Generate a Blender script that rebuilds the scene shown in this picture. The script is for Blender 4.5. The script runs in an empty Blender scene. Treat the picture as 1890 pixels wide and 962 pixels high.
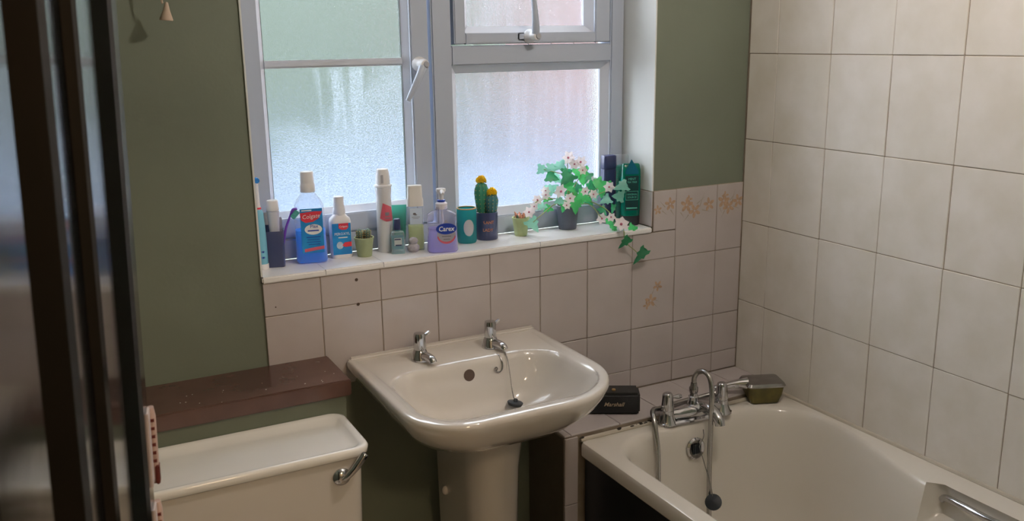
import bpy, bmesh, math, random
from mathutils import Vector, Matrix, noise
random.seed(7)
SC = bpy.context.scene
C = SC.collection

# ------------------------------------------------------------ camera, world, exposure
cam_d = bpy.data.cameras.new('camera'); cam = bpy.data.objects.new('camera', cam_d); C.objects.link(cam)
cam_d.sensor_width = 36.0; cam_d.lens = 36.0*1684.846/1890.0; cam_d.clip_start = 0.02
def cam_basis(yaw, pit, rol):
    f = Vector((math.sin(yaw)*math.cos(pit), math.cos(yaw)*math.cos(pit), math.sin(pit)))
    r = Vector((math.cos(yaw), -math.sin(yaw), 0)); u = r.cross(f)
    return r*math.cos(rol)+u*math.sin(rol), -r*math.sin(rol)+u*math.cos(rol), f
_r, _u, _f = cam_basis(0.47893, -0.23815, -0.01488)
cam.matrix_world = Matrix(((_r.x,_u.x,-_f.x,-1.8852),(_r.y,_u.y,-_f.y,-2.1032),(_r.z,_u.z,-_f.z,1.5896),(0,0,0,1)))
cam_d.dof.use_dof = True; cam_d.dof.focus_distance = 2.25; cam_d.dof.aperture_fstop = 14.0
SC.camera = cam
SC.view_settings.view_transform = 'Standard'; SC.view_settings.look = 'None'
SC.view_settings.gamma = 1.0; SC.view_settings.use_curve_mapping = False
SC.view_settings.exposure = 0.14
SKY_STRENGTH = 31.0
SKY_COLOR = (0.86, 0.92, 1.0)
BULB_STRENGTH = 400.0
BULB_COLOR = (1.0, 0.87, 0.75)
HALL_FILL_STRENGTH = 55.0
HALL_FILL_COLOR = (1.0, 0.72, 0.46)
w = bpy.data.worlds.new('overcast_sky'); SC.world = w; w.use_nodes = True
# standard overcast sky: three times brighter overhead than at the horizon
wn = w.node_tree; bg = wn.nodes['Background']; bg.inputs[0].default_value = (*SKY_COLOR, 1)
_tcw = wn.nodes.new('ShaderNodeTexCoord'); _sx = wn.nodes.new('ShaderNodeSeparateXYZ'); wn.links.new(_tcw.outputs['Generated'], _sx.inputs[0])
_mr = wn.nodes.new('ShaderNodeMapRange'); _mr.inputs['To Min'].default_value = SKY_STRENGTH/3; _mr.inputs['To Max'].default_value = SKY_STRENGTH
wn.links.new(_sx.outputs['Z'], _mr.inputs['Value']); wn.links.new(_mr.outputs[0], bg.inputs[1])
cy = SC.cycles
cy.use_denoising = True; cy.denoiser = 'OPENIMAGEDENOISE'
cy.max_bounces = 14; cy.diffuse_bounces = 6; cy.glossy_bounces = 5; cy.transmission_bounces = 12; cy.transparent_max_bounces = 12
cy.sample_clamp_indirect = 6.0; cy.blur_glossy = 1.0

# ------------------------------------------------------------ materials
def mat(name, col, rough=0.5, metal=0.0, var=0.0, scale=8.0, bump=0.0, bscale=60.0, spec=0.5, trans=0.0, ior=1.45, col2=None, coat=0.0, detail=4.0):
    m = bpy.data.materials.new(name); m.use_nodes = True
    nt = m.node_tree; b = nt.nodes['Principled BSDF']
    b.inputs['Base Color'].default_value = (*col, 1); b.inputs['Roughness'].default_value = rough
    b.inputs['Metallic'].default_value = metal; b.inputs['IOR'].default_value = ior
    b.inputs['Specular IOR Level'].default_value = spec; b.inputs['Transmission Weight'].default_value = trans
    b.inputs['Coat Weight'].default_value = coat; b.inputs['Coat Roughness'].default_value = 0.05
    tc = nt.nodes.new('ShaderNodeTexCoord')
    if var > 0 or col2:
        n = nt.nodes.new('ShaderNodeTexNoise'); n.inputs['Scale'].default_value = scale; n.inputs['Detail'].default_value = detail
        nt.links.new(tc.outputs['Object'], n.inputs['Vector'])
        r = nt.nodes.new('ShaderNodeValToRGB')
        c2 = col2 if col2 else tuple(c*(1-var) for c in col)
        r.color_ramp.elements[0].position = 0.35; r.color_ramp.elements[1].position = 0.68
        r.color_ramp.elements[0].color = (*c2, 1); r.color_ramp.elements[1].color = (*col, 1)
        nt.links.new(n.outputs['Fac'], r.inputs['Fac']); nt.links.new(r.outputs['Color'], b.inputs['Base Color'])
    if bump > 0:
        n2 = nt.nodes.new('ShaderNodeTexNoise'); n2.inputs['Scale'].default_value = bscale; n2.inputs['Detail'].default_value = 3
        nt.links.new(tc.outputs['Object'], n2.inputs['Vector'])
        bp = nt.nodes.new('ShaderNodeBump'); bp.inputs['Strength'].default_value = bump; bp.inputs['Distance'].default_value = 0.002
        nt.links.new(n2.outputs['Fac'], bp.inputs['Height']); nt.links.new(bp.outputs['Normal'], b.inputs['Normal'])
    return m

def tile_mat(name, col, col2, rough=0.12, wave=0.25, spec=0.5):
    """glazed tile: soft mottling in world position, faintly wavy glaze"""
    m = mat(name, col, rough, col2=col2, scale=9.0, detail=5, spec=spec)
    nt = m.node_tree; b = nt.nodes['Principled BSDF']
    g = nt.nodes.new('ShaderNodeNewGeometry')
    for n in nt.nodes:
        if n.type == 'TEX_NOISE': nt.links.new(g.outputs['Position'], n.inputs['Vector'])
    n2 = nt.nodes.new('ShaderNodeTexNoise'); n2.inputs['Scale'].default_value = 14; n2.inputs['Detail'].default_value = 2
    nt.links.new(g.outputs['Position'], n2.inputs['Vector'])
    bp = nt.nodes.new('ShaderNodeBump'); bp.inputs['Strength'].default_value = wave; bp.inputs['Distance'].default_value = 0.004
    nt.links.new(n2.outputs['Fac'], bp.inputs['Height']); nt.links.new(bp.outputs['Normal'], b.inputs['Normal'])
    return m

def glow_plastic(name, col, tcol, mixf=0.5, rough=0.15):
    """translucent coloured liquid/plastic: part lets light through, part shiny surface"""
    m = bpy.data.materials.new(name); m.use_nodes = True; nt = m.node_tree
    b = nt.nodes['Principled BSDF']; b.inputs['Base Color'].default_value = (*col, 1); b.inputs['Roughness'].default_value = rough
    t = nt.nodes.new('ShaderNodeBsdfTranslucent'); t.inputs['Color'].default_value = (*tcol, 1)
    mx = nt.nodes.new('ShaderNodeMixShader'); mx.inputs[0].default_value = mixf
    nt.links.new(b.outputs[0], mx.inputs[1]); nt.links.new(t.outputs[0], mx.inputs[2])
    nt.links.new(mx.outputs[0], nt.nodes['Material Output'].inputs['Surface'])
    return m

def clear_plastic(name, tint=(0.9, 0.95, 1.0), opacity=0.22, rough=0.08):
    m = bpy.data.materials.new(name); m.use_nodes = True; nt = m.node_tree
    b = nt.nodes['Principled BSDF']; b.inputs['Base Color'].default_value = (*[min(1, c*0.9) for c in tint], 1); b.inputs['Roughness'].default_value = rough
    t = nt.nodes.new('ShaderNodeBsdfTransparent'); t.inputs['Color'].default_value = (*tint, 1)
    lw = nt.nodes.new('ShaderNodeLayerWeight'); lw.inputs['Blend'].default_value = 0.25
    mp = nt.nodes.new('ShaderNodeMapRange'); mp.inputs['To Min'].default_value = opacity; mp.inputs['To Max'].default_value = min(1, opacity+0.55)
    nt.links.new(lw.outputs['Facing'], mp.inputs['Value'])
    mx = nt.nodes.new('ShaderNodeMixShader'); nt.links.new(mp.outputs[0], mx.inputs[0])
    nt.links.new(t.outputs[0], mx.inputs[1]); nt.links.new(b.outputs[0], mx.inputs[2])
    nt.links.new(mx.outputs[0], nt.nodes['Material Output'].inputs['Surface'])
    return m

def frosted_glass(name, seed, haze_lo, haze_hi, fog_z, streak, slope=0.0, xm=0.0, sx=-9.0, sz=9.0):
    """obscured glass: stippled rough refraction with patches of condensation that scatter daylight"""
    m = bpy.data.materials.new(name); m.use_nodes = True; nt = m.node_tree; N = nt.nodes; L = nt.links
    N.remove(N['Principled BSDF'])
    tc = N.new('ShaderNodeTexCoord')
    def noise_tex(scale, vec_scale=(1, 1, 1), detail=3, off=0):
        mp = N.new('ShaderNodeMapping'); mp.inputs['Scale'].default_value = vec_scale; mp.inputs['Location'].default_value = (off, 0, off)
        L.new(tc.outputs['Object'], mp.inputs['Vector'])
        n = N.new('ShaderNodeTexNoise'); n.inputs['Scale'].default_value = scale; n.inputs['Detail'].default_value = detail
        L.new(mp.outputs[0], n.inputs['Vector']); return n.outputs['Fac']
    def math_(op, a, b=None, clamp=False):
        n = N.new('ShaderNodeMath'); n.operation = op; n.use_clamp = clamp
        for k, v in enumerate((a, b)):
            if v is None: continue
            if isinstance(v, (int, float)): n.inputs[k].default_value = v
            else: L.new(v, n.inputs[k])
        return n.outputs[0]
    def ramp(v, lo, hi):
        n = N.new('ShaderNodeMapRange'); n.interpolation_type = 'SMOOTHSTEP'; n.inputs['From Min'].default_value = lo; n.inputs['From Max'].default_value = hi
        L.new(v, n.inputs['Value']); return n.outputs[0]
    stip = noise_tex(330, detail=2)
    bp = N.new('ShaderNodeBump'); bp.inputs['Strength'].default_value = 0.8; bp.inputs['Distance'].default_value = 0.002
    L.new(stip, bp.inputs['Height'])
    rf = N.new('ShaderNodeBsdfRefraction'); rf.inputs['Color'].default_value = (0.98, 0.98, 0.98, 1)
    rf.inputs['Roughness'].default_value = 0.18; rf.inputs['IOR'].default_value = 1.35
    L.new(bp.outputs[0], rf.inputs['Normal'])
    tl = N.new('ShaderNodeBsdfTranslucent'); tl.inputs['Color'].default_value = (0.74, 0.83, 1.0, 1)
    L.new(bp.outputs[0], tl.inputs['Normal'])
    gl = N.new('ShaderNodeBsdfGlossy'); gl.inputs['Roughness'].default_value = 0.2
    sep = N.new('ShaderNodeSeparateXYZ'); L.new(tc.outputs['Object'], sep.inputs[0])
    big = noise_tex(5.0, detail=4, off=seed)
    low = math_('ADD', sep.outputs['Z'], math_('MULTIPLY', math_('SUBTRACT', big, 0.5), 0.35))
    low = math_('SUBTRACT', low, math_('MULTIPLY', math_('SUBTRACT', sep.outputs['X'], xm), slope))
    fog = math_('SUBTRACT', 1.0, ramp(low, fog_z-0.05, fog_z+0.06))
    st = ramp(noise_tex(9.0, (5.0, 1, 0.35), 4, seed+3), 0.44, 0.64)
    st = math_('MULTIPLY', st, math_('MULTIPLY', ramp(sep.outputs['X'], sx, sx+0.03), math_('SUBTRACT', 1.0, ramp(sep.outputs['Z'], sz-0.02, sz))))
    fog2 = math_('MAXIMUM', math_('MULTIPLY', fog, 0.62), math_('MULTIPLY', st, streak))
    grain = ramp(noise_tex(260, detail=1, off=2), 0.3, 0.7)
    f = math_('ADD', haze_lo, math_('MULTIPLY', fog2, haze_hi-haze_lo))
    f = math_('MULTIPLY', f, math_('ADD', 0.45, math_('MULTIPLY', grain, 1.1)), True)
    mx = N.new('ShaderNodeMixShader'); L.new(f, mx.inputs[0]); L.new(rf.outputs[0], mx.inputs[1]); L.new(tl.outputs[0], mx.inputs[2])
    fr = N.new('ShaderNodeFresnel'); fr.inputs['IOR'].default_value = 1.3
    m2 = N.new('ShaderNodeMixShader'); L.new(fr.outputs[0], m2.inputs[0]); L.new(mx.outputs[0], m2.inputs[1]); L.new(gl.outputs[0], m2.inputs[2])
    L.new(m2.outputs[0], N['Material Output'].inputs['Surface'])
    return m

M = dict(
    green=mat('green_wall_paint', (0.185, 0.212, 0.165), 0.55, var=0.10, scale=3, bump=0.15, bscale=120),
    white_wall=mat('ceiling_paint', (0.75, 0.73, 0.70), 0.7, var=0.04),
    reveal=mat('white_reveal_paint', (0.76, 0.78, 0.77), 0.45, var=0.05, scale=4),
    sill=mat('white_sill_paint', (0.90, 0.90, 0.92), 0.16, var=0.05, scale=6),
    upvc=mat('backlit_window_plastic', (0.46, 0.515, 0.62), 0.30, var=0.03, scale=4),  # white plastic with its grey-blue backlit shade put into the base colour
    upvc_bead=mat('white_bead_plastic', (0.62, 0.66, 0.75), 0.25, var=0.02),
    gasket=mat('dark_gasket', (0.05, 0.07, 0.06), 0.6, var=0.1),
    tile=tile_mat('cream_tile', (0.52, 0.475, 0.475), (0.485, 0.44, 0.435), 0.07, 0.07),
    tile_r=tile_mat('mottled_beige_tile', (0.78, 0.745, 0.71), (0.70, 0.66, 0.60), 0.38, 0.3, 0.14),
    grout=mat('brown_grout', (0.22, 0.175, 0.13), 0.85, col2=(0.36, 0.30, 0.235), scale=14),
    print_peach=mat('peach_flower_print', (0.56, 0.39, 0.27), 0.15, var=0.25, scale=90),
    print_grey=mat('grey_stem_print', (0.42, 0.37, 0.30), 0.15, var=0.2, scale=90),
    ceramic=mat('champagne_ceramic', (0.655, 0.62, 0.58), 0.10, var=0.02, scale=3, coat=1.0),
    bath=mat('champagne_bath_acrylic', (0.72, 0.68, 0.62), 0.14, var=0.02, scale=3),
    chrome=mat('chrome', (0.62, 0.62, 0.64), 0.10, 1.0, var=0.12, scale=20),
    steel=mat('dull_steel', (0.40, 0.39, 0.39), 0.25, 1.0, var=0.15, scale=30),
    hose=mat('ribbed_chrome_hose', (0.50, 0.49, 0.48), 0.25, 1.0, var=0.1, scale=200),
    black_rubber=mat('black_rubber', (0.018, 0.024, 0.032), 0.5, var=0.2),
    hole=mat('dark_recess', (0.09, 0.06, 0.045), 0.7, var=0.2),
    panel=mat('black_bath_panel', (0.006, 0.008, 0.013), 0.35, var=0.2),
    brown=mat('brown_gloss_shelf_paint', (0.120, 0.064, 0.050), 0.22, col2=(0.085, 0.045, 0.036), scale=7, bump=0.1, bscale=40),
    speck=mat('white_paint_speck', (0.6, 0.55, 0.5), 0.6, var=0.1),
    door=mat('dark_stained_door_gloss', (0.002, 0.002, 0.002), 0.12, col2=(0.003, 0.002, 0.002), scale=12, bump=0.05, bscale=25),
    pink=mat('pale_pink_strip', (0.46, 0.34, 0.31), 0.6, var=0.15, scale=60),
    darkred=mat('dark_red_end', (0.12, 0.02, 0.015), 0.5, var=0.2),
    paleplate=mat('pale_lilac_plate', (0.55, 0.50, 0.52), 0.4, var=0.1),
    floor=mat('beige_vinyl_floor', (0.46, 0.39, 0.31), 0.5, var=0.2, scale=12),
    seal=mat('cream_sealant', (0.55, 0.50, 0.42), 0.4, var=0.08),
    mould=mat('black_mould', (0.03, 0.022, 0.015), 0.8, var=0.3, scale=80),
    white_p=mat('white_plastic', (0.80, 0.80, 0.82), 0.3, var=0.03),
    grey_p=mat('grey_plastic', (0.42, 0.43, 0.47), 0.35, var=0.05),
    navy=mat('navy_plastic', (0.030, 0.040, 0.115), 0.35, var=0.15),
    navy_cup=mat('navy_ceramic_cup', (0.052, 0.066, 0.150), 0.3, var=0.12),
    cyan=mat('light_blue_plastic', (0.20, 0.52, 0.68), 0.35, var=0.05),
    blue_b=mat('blue_bristles', (0.02, 0.22, 0.62), 0.7, var=0.3, scale=300),
    teal_b=mat('teal_bristles', (0.10, 0.46, 0.44), 0.7, var=0.3, scale=300),
    purple=mat('purple_plastic', (0.16, 0.05, 0.48), 0.35, var=0.1),
    red=mat('red_label', (0.72, 0.05, 0.08), 0.35, var=0.05),
    pinklab=mat('pink_label', (0.62, 0.12, 0.17), 0.4, var=0.05),
    blue_l=mat('blue_label', (0.01, 0.18, 0.52), 0.35, col2=(0.02, 0.28, 0.62), scale=25),
    blue_d=mat('dark_blue_label', (0.015, 0.05, 0.36), 0.35, var=0.05),
    white_l=mat('white_print', (0.85, 0.86, 0.88), 0.45, var=0.02),
    grey_l=mat('grey_print', (0.22, 0.22, 0.26), 0.45, var=0.05),
    copper=mat('copper_print', (0.62, 0.26, 0.14), 0.35, var=0.1),
    gold=mat('gold', (0.78, 0.50, 0.22), 0.3, 0.8, var=0.1),
    mouthwash=glow_plastic('blue_mouthwash', (0.0, 0.26, 0.85), (0.0, 0.60, 1.0), 0.55),
    soap=glow_plastic('lavender_soap', (0.52, 0.48, 0.80), (0.80, 0.76, 1.0), 0.55, 0.12),
    oil=glow_plastic('pale_yellow_liquid', (0.62, 0.66, 0.40), (0.92, 0.95, 0.60), 0.5),
    serum=glow_plastic('pale_blue_liquid', (0.13, 0.33, 0.40), (0.32, 0.62, 0.70), 0.5),
    teal_liq=glow_plastic('teal_shampoo', (0.0, 0.30, 0.24), (0.02, 0.62, 0.48), 0.5),
    greenb=glow_plastic('green_bottle', (0.0, 0.17, 0.12), (0.0, 0.38, 0.26), 0.35),
    teal_tube=glow_plastic('soft_teal_tube', (0.10, 0.38, 0.32), (0.25, 0.66, 0.55), 0.45, 0.35),
    teal_glass=glow_plastic('teal_glass', (0.04, 0.34, 0.38), (0.08, 0.66, 0.66), 0.5, 0.06),
    clear=clear_plastic('clear_plastic', (0.95, 0.97, 1.0), 0.07),
    clear_lav=clear_plastic('clear_lavender_plastic', (0.90, 0.90, 1.0), 0.10),
    clear_blue=clear_plastic('clear_blue_glass', (0.75, 0.90, 0.94), 0.20),
    pot_green=mat('sage_green_pot', (0.33, 0.39, 0.22), 0.6, var=0.1, scale=40),
    pot_lime=mat('pale_lime_pot', (0.45, 0.52, 0.26), 0.6, var=0.1, scale=40),
    pot_grey=mat('dark_grey_pot', (0.075, 0.085, 0.115), 0.45, var=0.1),
    soil=mat('dark_soil', (0.05, 0.035, 0.025), 0.95, var=0.5, scale=200, bump=0.8, bscale=300),
    succ=mat('grey_green_cactus', (0.12, 0.19, 0.15), 0.6, var=0.35, scale=150),
    cact=mat('deep_green_cactus', (0.05, 0.30, 0.19), 0.55, var=0.35, scale=30),
    cact2=mat('blue_green_cactus', (0.05, 0.19, 0.20), 0.55, var=0.35, scale=30),
    spine=mat('tan_spines', (0.62, 0.42, 0.16), 0.7, var=0.1),
    yellow=glow_plastic('yellow_bloom', (0.92, 0.72, 0.05), (1.0, 0.82, 0.10), 0.35, 0.6),
    peach=mat('peach_succulent', (0.72, 0.32, 0.22), 0.6, var=0.3, scale=120),
    leaf_a=glow_plastic('bright_green_leaf', (0.04, 0.30, 0.09), (0.10, 0.62, 0.18), 0.4, 0.4),
    leaf_b=glow_plastic('deep_green_leaf', (0.02, 0.17, 0.08), (0.04, 0.36, 0.15), 0.3, 0.4),
    leaf_c=glow_plastic('pale_teal_leaf', (0.16, 0.42, 0.32), (0.35, 0.75, 0.58), 0.45, 0.4),
    stem=mat('yellow_green_stem', (0.30, 0.36, 0.12), 0.6, var=0.2),
    petal=glow_plastic('pinkish_white_petal', (0.95, 0.87, 0.90), (1.0, 0.93, 0.95), 0.35, 0.5),
    petal_c=mat('rose_flower_centre', (0.50, 0.14, 0.22), 0.7, var=0.2),
    olive=mat('olive_yellow_plastic', (0.13, 0.105, 0.018), 0.4, col2=(0.07, 0.058, 0.012), scale=25),
    stone=mat('grey_white_stone', (0.50, 0.48, 0.52), 0.6, var=0.35, scale=90, bump=0.5, bscale=120),
    cream_cord=mat('cream_cord', (0.55, 0.43, 0.33), 0.6, var=0.1),
    leather=mat('black_grille', (0.010, 0.011, 0.014), 0.5, var=0.2, bump=0.4, bscale=500),
    speaker_top=mat('black_rubber_top', (0.022, 0.022, 0.022), 0.45, var=0.1),
    hedge=mat('hedge_leaves', (0.019, 0.031, 0.015), 0.7, col2=(0.007, 0.013, 0.007), scale=6),
    brick=mat('pinkish_brick', (0.075, 0.045, 0.042), 0.9, var=0.25, scale=12),
    mortar=mat('pale_mortar', (0.07, 0.065, 0.062), 0.9, var=0.1),
    paving=mat('pale_paving', (0.045, 0.048, 0.055), 0.9, var=0.2, scale=2),
    fence=mat('pale_blue_fence_paint', (0.045, 0.062, 0.09), 0.8, var=0.15, scale=5),
    hall=mat('hall_wall_paint', (0.50, 0.45, 0.38), 0.7, var=0.05),
)
def emit(name, col, s):
    m = bpy.data.materials.new(name); m.use_nodes = True; nt = m.node_tree
    nt.nodes.remove(nt.nodes['Principled BSDF']); e = nt.nodes.new('ShaderNodeEmission')
    e.inputs[0].default_value = (*col, 1); e.inputs[1].default_value = s
    nt.links.new(e.outputs[0], nt.nodes['Material Output'].inputs['Surface']); return m

# ------------------------------------------------------------ helpers
def link(name, me, m, parent=None, loc=None, rot=None):
    o = bpy.data.objects.new(name, me); C.objects.link(o)
    if m is not None and not me.materials:
        for x in (m if isinstance(m, (list, tuple)) else [m]): me.materials.append(x)
    if parent: o.parent = parent
    if loc: o.location = loc
    if rot: o.rotation_euler = rot
    return o
def obj(name, bm, m, parent=None, loc=None, rot=None, smooth=False):
    bmesh.ops.recalc_face_normals(bm, faces=bm.faces)
    me = bpy.data.meshes.new(name); bm.to_mesh(me); bm.free()
    if smooth:
        for p in me.polygons: p.use_smooth = True
        if smooth != 'all' and hasattr(me, 'set_sharp_from_angle'): me.set_sharp_from_angle(angle=math.radians(40))
    return link(name, me, m, parent, loc, rot)
def empty(name, loc, label=None, cat=None, group=None, rz=0, kind=None):
    o = bpy.data.objects.new(name, None); C.objects.link(o); o.location = loc; o.rotation_euler = (0, 0, rz); o.empty_display_size = 0.02
    tag(o, label, cat, group, kind); return o
def tag(o, label=None, cat=None, group=None, kind=None):
    if label: o['label'] = label
    if cat: o['category'] = cat
    if group: o['group'] = group
    if kind: o['kind'] = kind
    return o
def box(bm, x0, x1, y0, y1, z0, z1, bev=0.0, seg=2):
    vs = [bm.verts.new(p) for p in ((x0,y0,z0),(x1,y0,z0),(x1,y1,z0),(x0,y1,z0),(x0,y0,z1),(x1,y0,z1),(x1,y1,z1),(x0,y1,z1))]
    fs = [bm.faces.new([vs[i] for i in f]) for f in ((0,3,2,1),(4,5,6,7),(0,1,5,4),(1,2,6,5),(2,3,7,6),(3,0,4,7))]
    if bev > 0:
        es = list({e for f in fs for e in f.edges})
        bmesh.ops.bevel(bm, geom=es, offset=bev, segments=seg, affect='EDGES', clamp_overlap=True)
    return bm
def bx(*a, **k): return box(bmesh.new(), *a, **k)
def loft(bm, loops, cap0=True, cap1=True):
    rows = [[bm.verts.new(p) for p in L] for L in loops]
    n = len(rows[0])
    for a, b in zip(rows, rows[1:]):
        for i in range(n):
            bm.faces.new((a[i], a[(i+1) % n], b[(i+1) % n], b[i]))
    for flag, r in ((cap0, rows[0]), (cap1, rows[-1])):
        if flag:
            c = bm.verts.new(sum((v.co for v in r), Vector())/n)
            for i in range(n): bm.faces.new((r[i], r[(i+1) % n], c))
    return bm
def circ(r, z, n=24, sx=1.0, sy=1.0, cx=0.0, cyy=0.0, wob=0):
    return [Vector((cx+r*sx*math.cos(2*math.pi*i/n), cyy+r*sy*math.sin(2*math.pi*i/n), z)) for i in range(n)]
def lathe(prof, n=24, sx=1.0, sy=1.0, bm=None, cx=0, cyy=0, cap0=True, cap1=True):
    return loft(bm or bmesh.new(), [circ(r, z, n, sx, sy, cx, cyy) for r, z in prof], cap0, cap1)
def rrect(x0, x1, y0, y1, r, z, k=6, m=3, mx=None):
    """rounded rectangle loop; r one radius or four (x1y0, x1y1, x0y1, x0y0)"""
    rs = r if isinstance(r, (list, tuple)) else (r,)*4
    lim = min(x1-x0, y1-y0)/2*0.999; rs = [min(q, lim) for q in rs]
    mx = mx or m
    cs = [((x1-rs[0], y0+rs[0]), -90, rs[0]), ((x1-rs[1], y1-rs[1]), 0, rs[1]), ((x0+rs[2], y1-rs[2]), 90, rs[2]), ((x0+rs[3], y0+rs[3]), 180, rs[3])]
    arcs = [[(c[0]+q*math.cos(math.radians(a+90*i/k)), c[1]+q*math.sin(math.radians(a+90*i/k))) for i in range(k+1)] for c, a, q in cs]
    pts = []
    for j, a in enumerate(arcs):
        pts += a; b = arcs[(j+1) % 4][0]; e = a[-1]; mm = m if j in (0, 2) else mx
        pts += [(e[0]+(b[0]-e[0])*t/(mm+1), e[1]+(b[1]-e[1])*t/(mm+1)) for t in range(1, mm+1)]
    return [Vector((x, y, z)) for x, y in pts]
def smooth_path(pts, k=6):
    P = [Vector(p) for p in pts]; P = [P[0]*2-P[1]]+P+[P[-1]*2-P[-2]]; out = []
    for i in range(1, len(P)-2):
        for t in range(k):
            u = t/k; a, b, c, d = P[i-1:i+3]
            out.append(0.5*((2*b)+(c-a)*u+(2*a-5*b+4*c-d)*u*u+(3*b-3*c+d-a)*u**3))
    out.append(P[-2]); return out
def tube(pts, r, n=8, bm=None, smooth=0, cap=True):
    P = smooth_path(pts, smooth) if smooth else [Vector(p) for p in pts]
    bm = bm or bmesh.new(); R = r if isinstance(r, (list, tuple)) else None
    up = None; loops = []
    for i, p in enumerate(P):
        t = (P[min(i+1, len(P)-1)]-P[max(i-1, 0)]).normalized()
        if up is None: up = t.orthogonal().normalized()
        up = (up-t*up.dot(t)); up = up.normalized() if up.length > 1e-6 else t.orthogonal().normalized()
        s = t.cross(up)
        q = (R[0]+(R[-1]-R[0])*0 if False else None)
        if R: f = i/(len(P)-1)*(len(R)-1); j = min(int(f), len(R)-2) if len(R) > 1 else 0; q = R[j]+(R[min(j+1, len(R)-1)]-R[j])*(f-j)
        else: q = r
        loops.append([p+(up*math.cos(2*math.pi*a/n)+s*math.sin(2*math.pi*a/n))*q for a in range(n)])
    return loft(bm, loops, cap, cap)
def xf(bm, mtx): bmesh.ops.transform(bm, matrix=mtx, verts=bm.verts); return bm
def ball(r, sx=1, sy=1, sz=1, sub=2, loc=(0, 0, 0), bm=None):
    b = bm or bmesh.new(); res = bmesh.ops.create_icosphere(b, subdivisions=sub, radius=r)
    for v in res['verts']: v.co = Vector((v.co.x*sx+loc[0], v.co.y*sy+loc[1], v.co.z*sz+loc[2]))
    return b
_tc = {}
def text(name, s, size, m, parent, loc, rot=(math.pi/2, 0, 0), bend=0.0, shear=0.0, depth=0.0003, bold=0.0, sx=1.0):
    """lettering as real mesh; bend = radius of the cylinder it is wrapped on"""
    cu = bpy.data.curves.new('lettering', 'FONT'); cu.body = s; cu.size = size; cu.align_x = 'CENTER'; cu.align_y = 'CENTER'
    cu.extrude = depth; cu.offset = bold; cu.shear = shear; cu.resolution_u = 2
    t = bpy.data.objects.new('lettering', cu); C.objects.link(t)
    dg = bpy.context.evaluated_depsgraph_get(); me = bpy.data.meshes.new_from_object(t.evaluated_get(dg))
    bpy.data.objects.remove(t); bpy.data.curves.remove(cu); me.materials.clear(); me.name = name
    for v in me.vertices: v.co.x *= sx
    if bend:
        for v in me.vertices:
            a = v.co.x/bend; v.co.x = (bend+v.co.z)*math.sin(a); v.co.z = (bend+v.co.z)*math.cos(a)-bend
    return link(name, me, m, parent, loc, rot)
def poly_patch(pts, y, bend=0.0, thick=0.0004, bm=None):
    """flat print: polygon pts (x,z) standing at local y, facing -y, optionally wrapped round radius bend"""
    bm = bm or bmesh.new()
    f = bm.faces.new([bm.verts.new((x, y, z)) for x, z in pts])
    if bend:
        bmesh.ops.triangulate(bm, faces=[f]); bmesh.ops.subdivide_edges(bm, edges=list(bm.edges), cuts=4, use_grid_fill=True)
        for v in bm.verts:
            a = v.co.x/bend; v.co.x = bend*math.sin(a); v.co.y = y+bend-bend*math.cos(a)
    return bm
def band(bend, a0, a1, z0, z1, n=16, sy=1.0):
    """part of a cylinder wall from angle a0 to a1 (0 = towards -y)"""
    bm = bmesh.new(); rows = []
    for i in range(n+1):
        a = a0+(a1-a0)*i/n
        rows.append([bm.verts.new((bend*math.sin(a), -bend*sy*math.cos(a), z)) for z in (z0, z1)])
    for a, b in zip(rows, rows[1:]): bm.faces.new((a[0], b[0], b[1], a[1]))
    return bm
def ell(cx, cz, rx, rz, n=24, a=0.0):
    return [(cx+rx*math.cos(2*math.pi*i/n)*math.cos(a)-rz*math.sin(2*math.pi*i/n)*math.sin(a), cz+rx*math.cos(2*math.pi*i/n)*math.sin(a)+rz*math.sin(2*math.pi*i/n)*math.cos(a)) for i in range(n)]

# ------------------------------------------------------------ room shell
XL, YF, ZC = -2.05, -1.90, 2.35           # left wall, front (doorway) wall, ceiling
WX0, WX1, WZ0, WZ1 = -1.454, -0.333, 1.040, 2.20   # window opening
def struct(name, bm, m, parent=None, **k):
    o = obj(name, bm, m, parent, **k)
    if parent is None: o['kind'] = 'structure'
    return o
struct('floor', bx(XL-0.3, 0.3, -3.4, 0.3, -0.05, 0.0), M['floor'])
struct('ceiling', bx(XL-0.3, 0.3, -3.4, 0.3, ZC, ZC+0.05), M['white_wall'])
bm = bmesh.new()
box(bm, XL-0.1, WX0, 0.006, 0.30, 0, ZC); box(bm, WX1, 0.0, 0.006, 0.30, 0, ZC)
box(bm, WX0, WX1, 0.006, 0.30, 0, WZ0); box(bm, WX0, WX1, 0.006, 0.30, WZ1, ZC)
wall_back = struct('wall_back', bm, M['green'])
wall_right = struct('wall_right', bx(0.007, 0.30, -3.4, 0.30, 0, ZC), M['hall'])
struct('wall_left', bx(XL-0.30, XL, -3.4, 0.30, 0, ZC), M['green'])
bm = bmesh.new()
box(bm, -1.17, 0.007, YF-0.10, YF, 0, ZC); box(bm, XL, -1.17, YF-0.10, YF, 2.03, ZC); box(bm, XL, -1.985, YF-0.10, YF, 0, 2.03)
struct('wall_front', bm, M['green'])
struct('wall_hall', bx(XL, 0.007, -3.4, -3.3, 0, ZC), M['hall'])

def reveal(x0, x1, y0, y1, z0, z1): obj('reveal', bx(x0, x1, y0, y1, z0, z1), M['reveal'], wall_back)
reveal(WX1-0.004, WX1+0.0, 0.002, 0.16, 1.16, WZ1); reveal(WX0, WX0+0.004, 0.002, 0.16, 1.056, WZ1); reveal(WX0, WX1, 0.002, 0.16, WZ1-0.004, WZ1)

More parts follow.
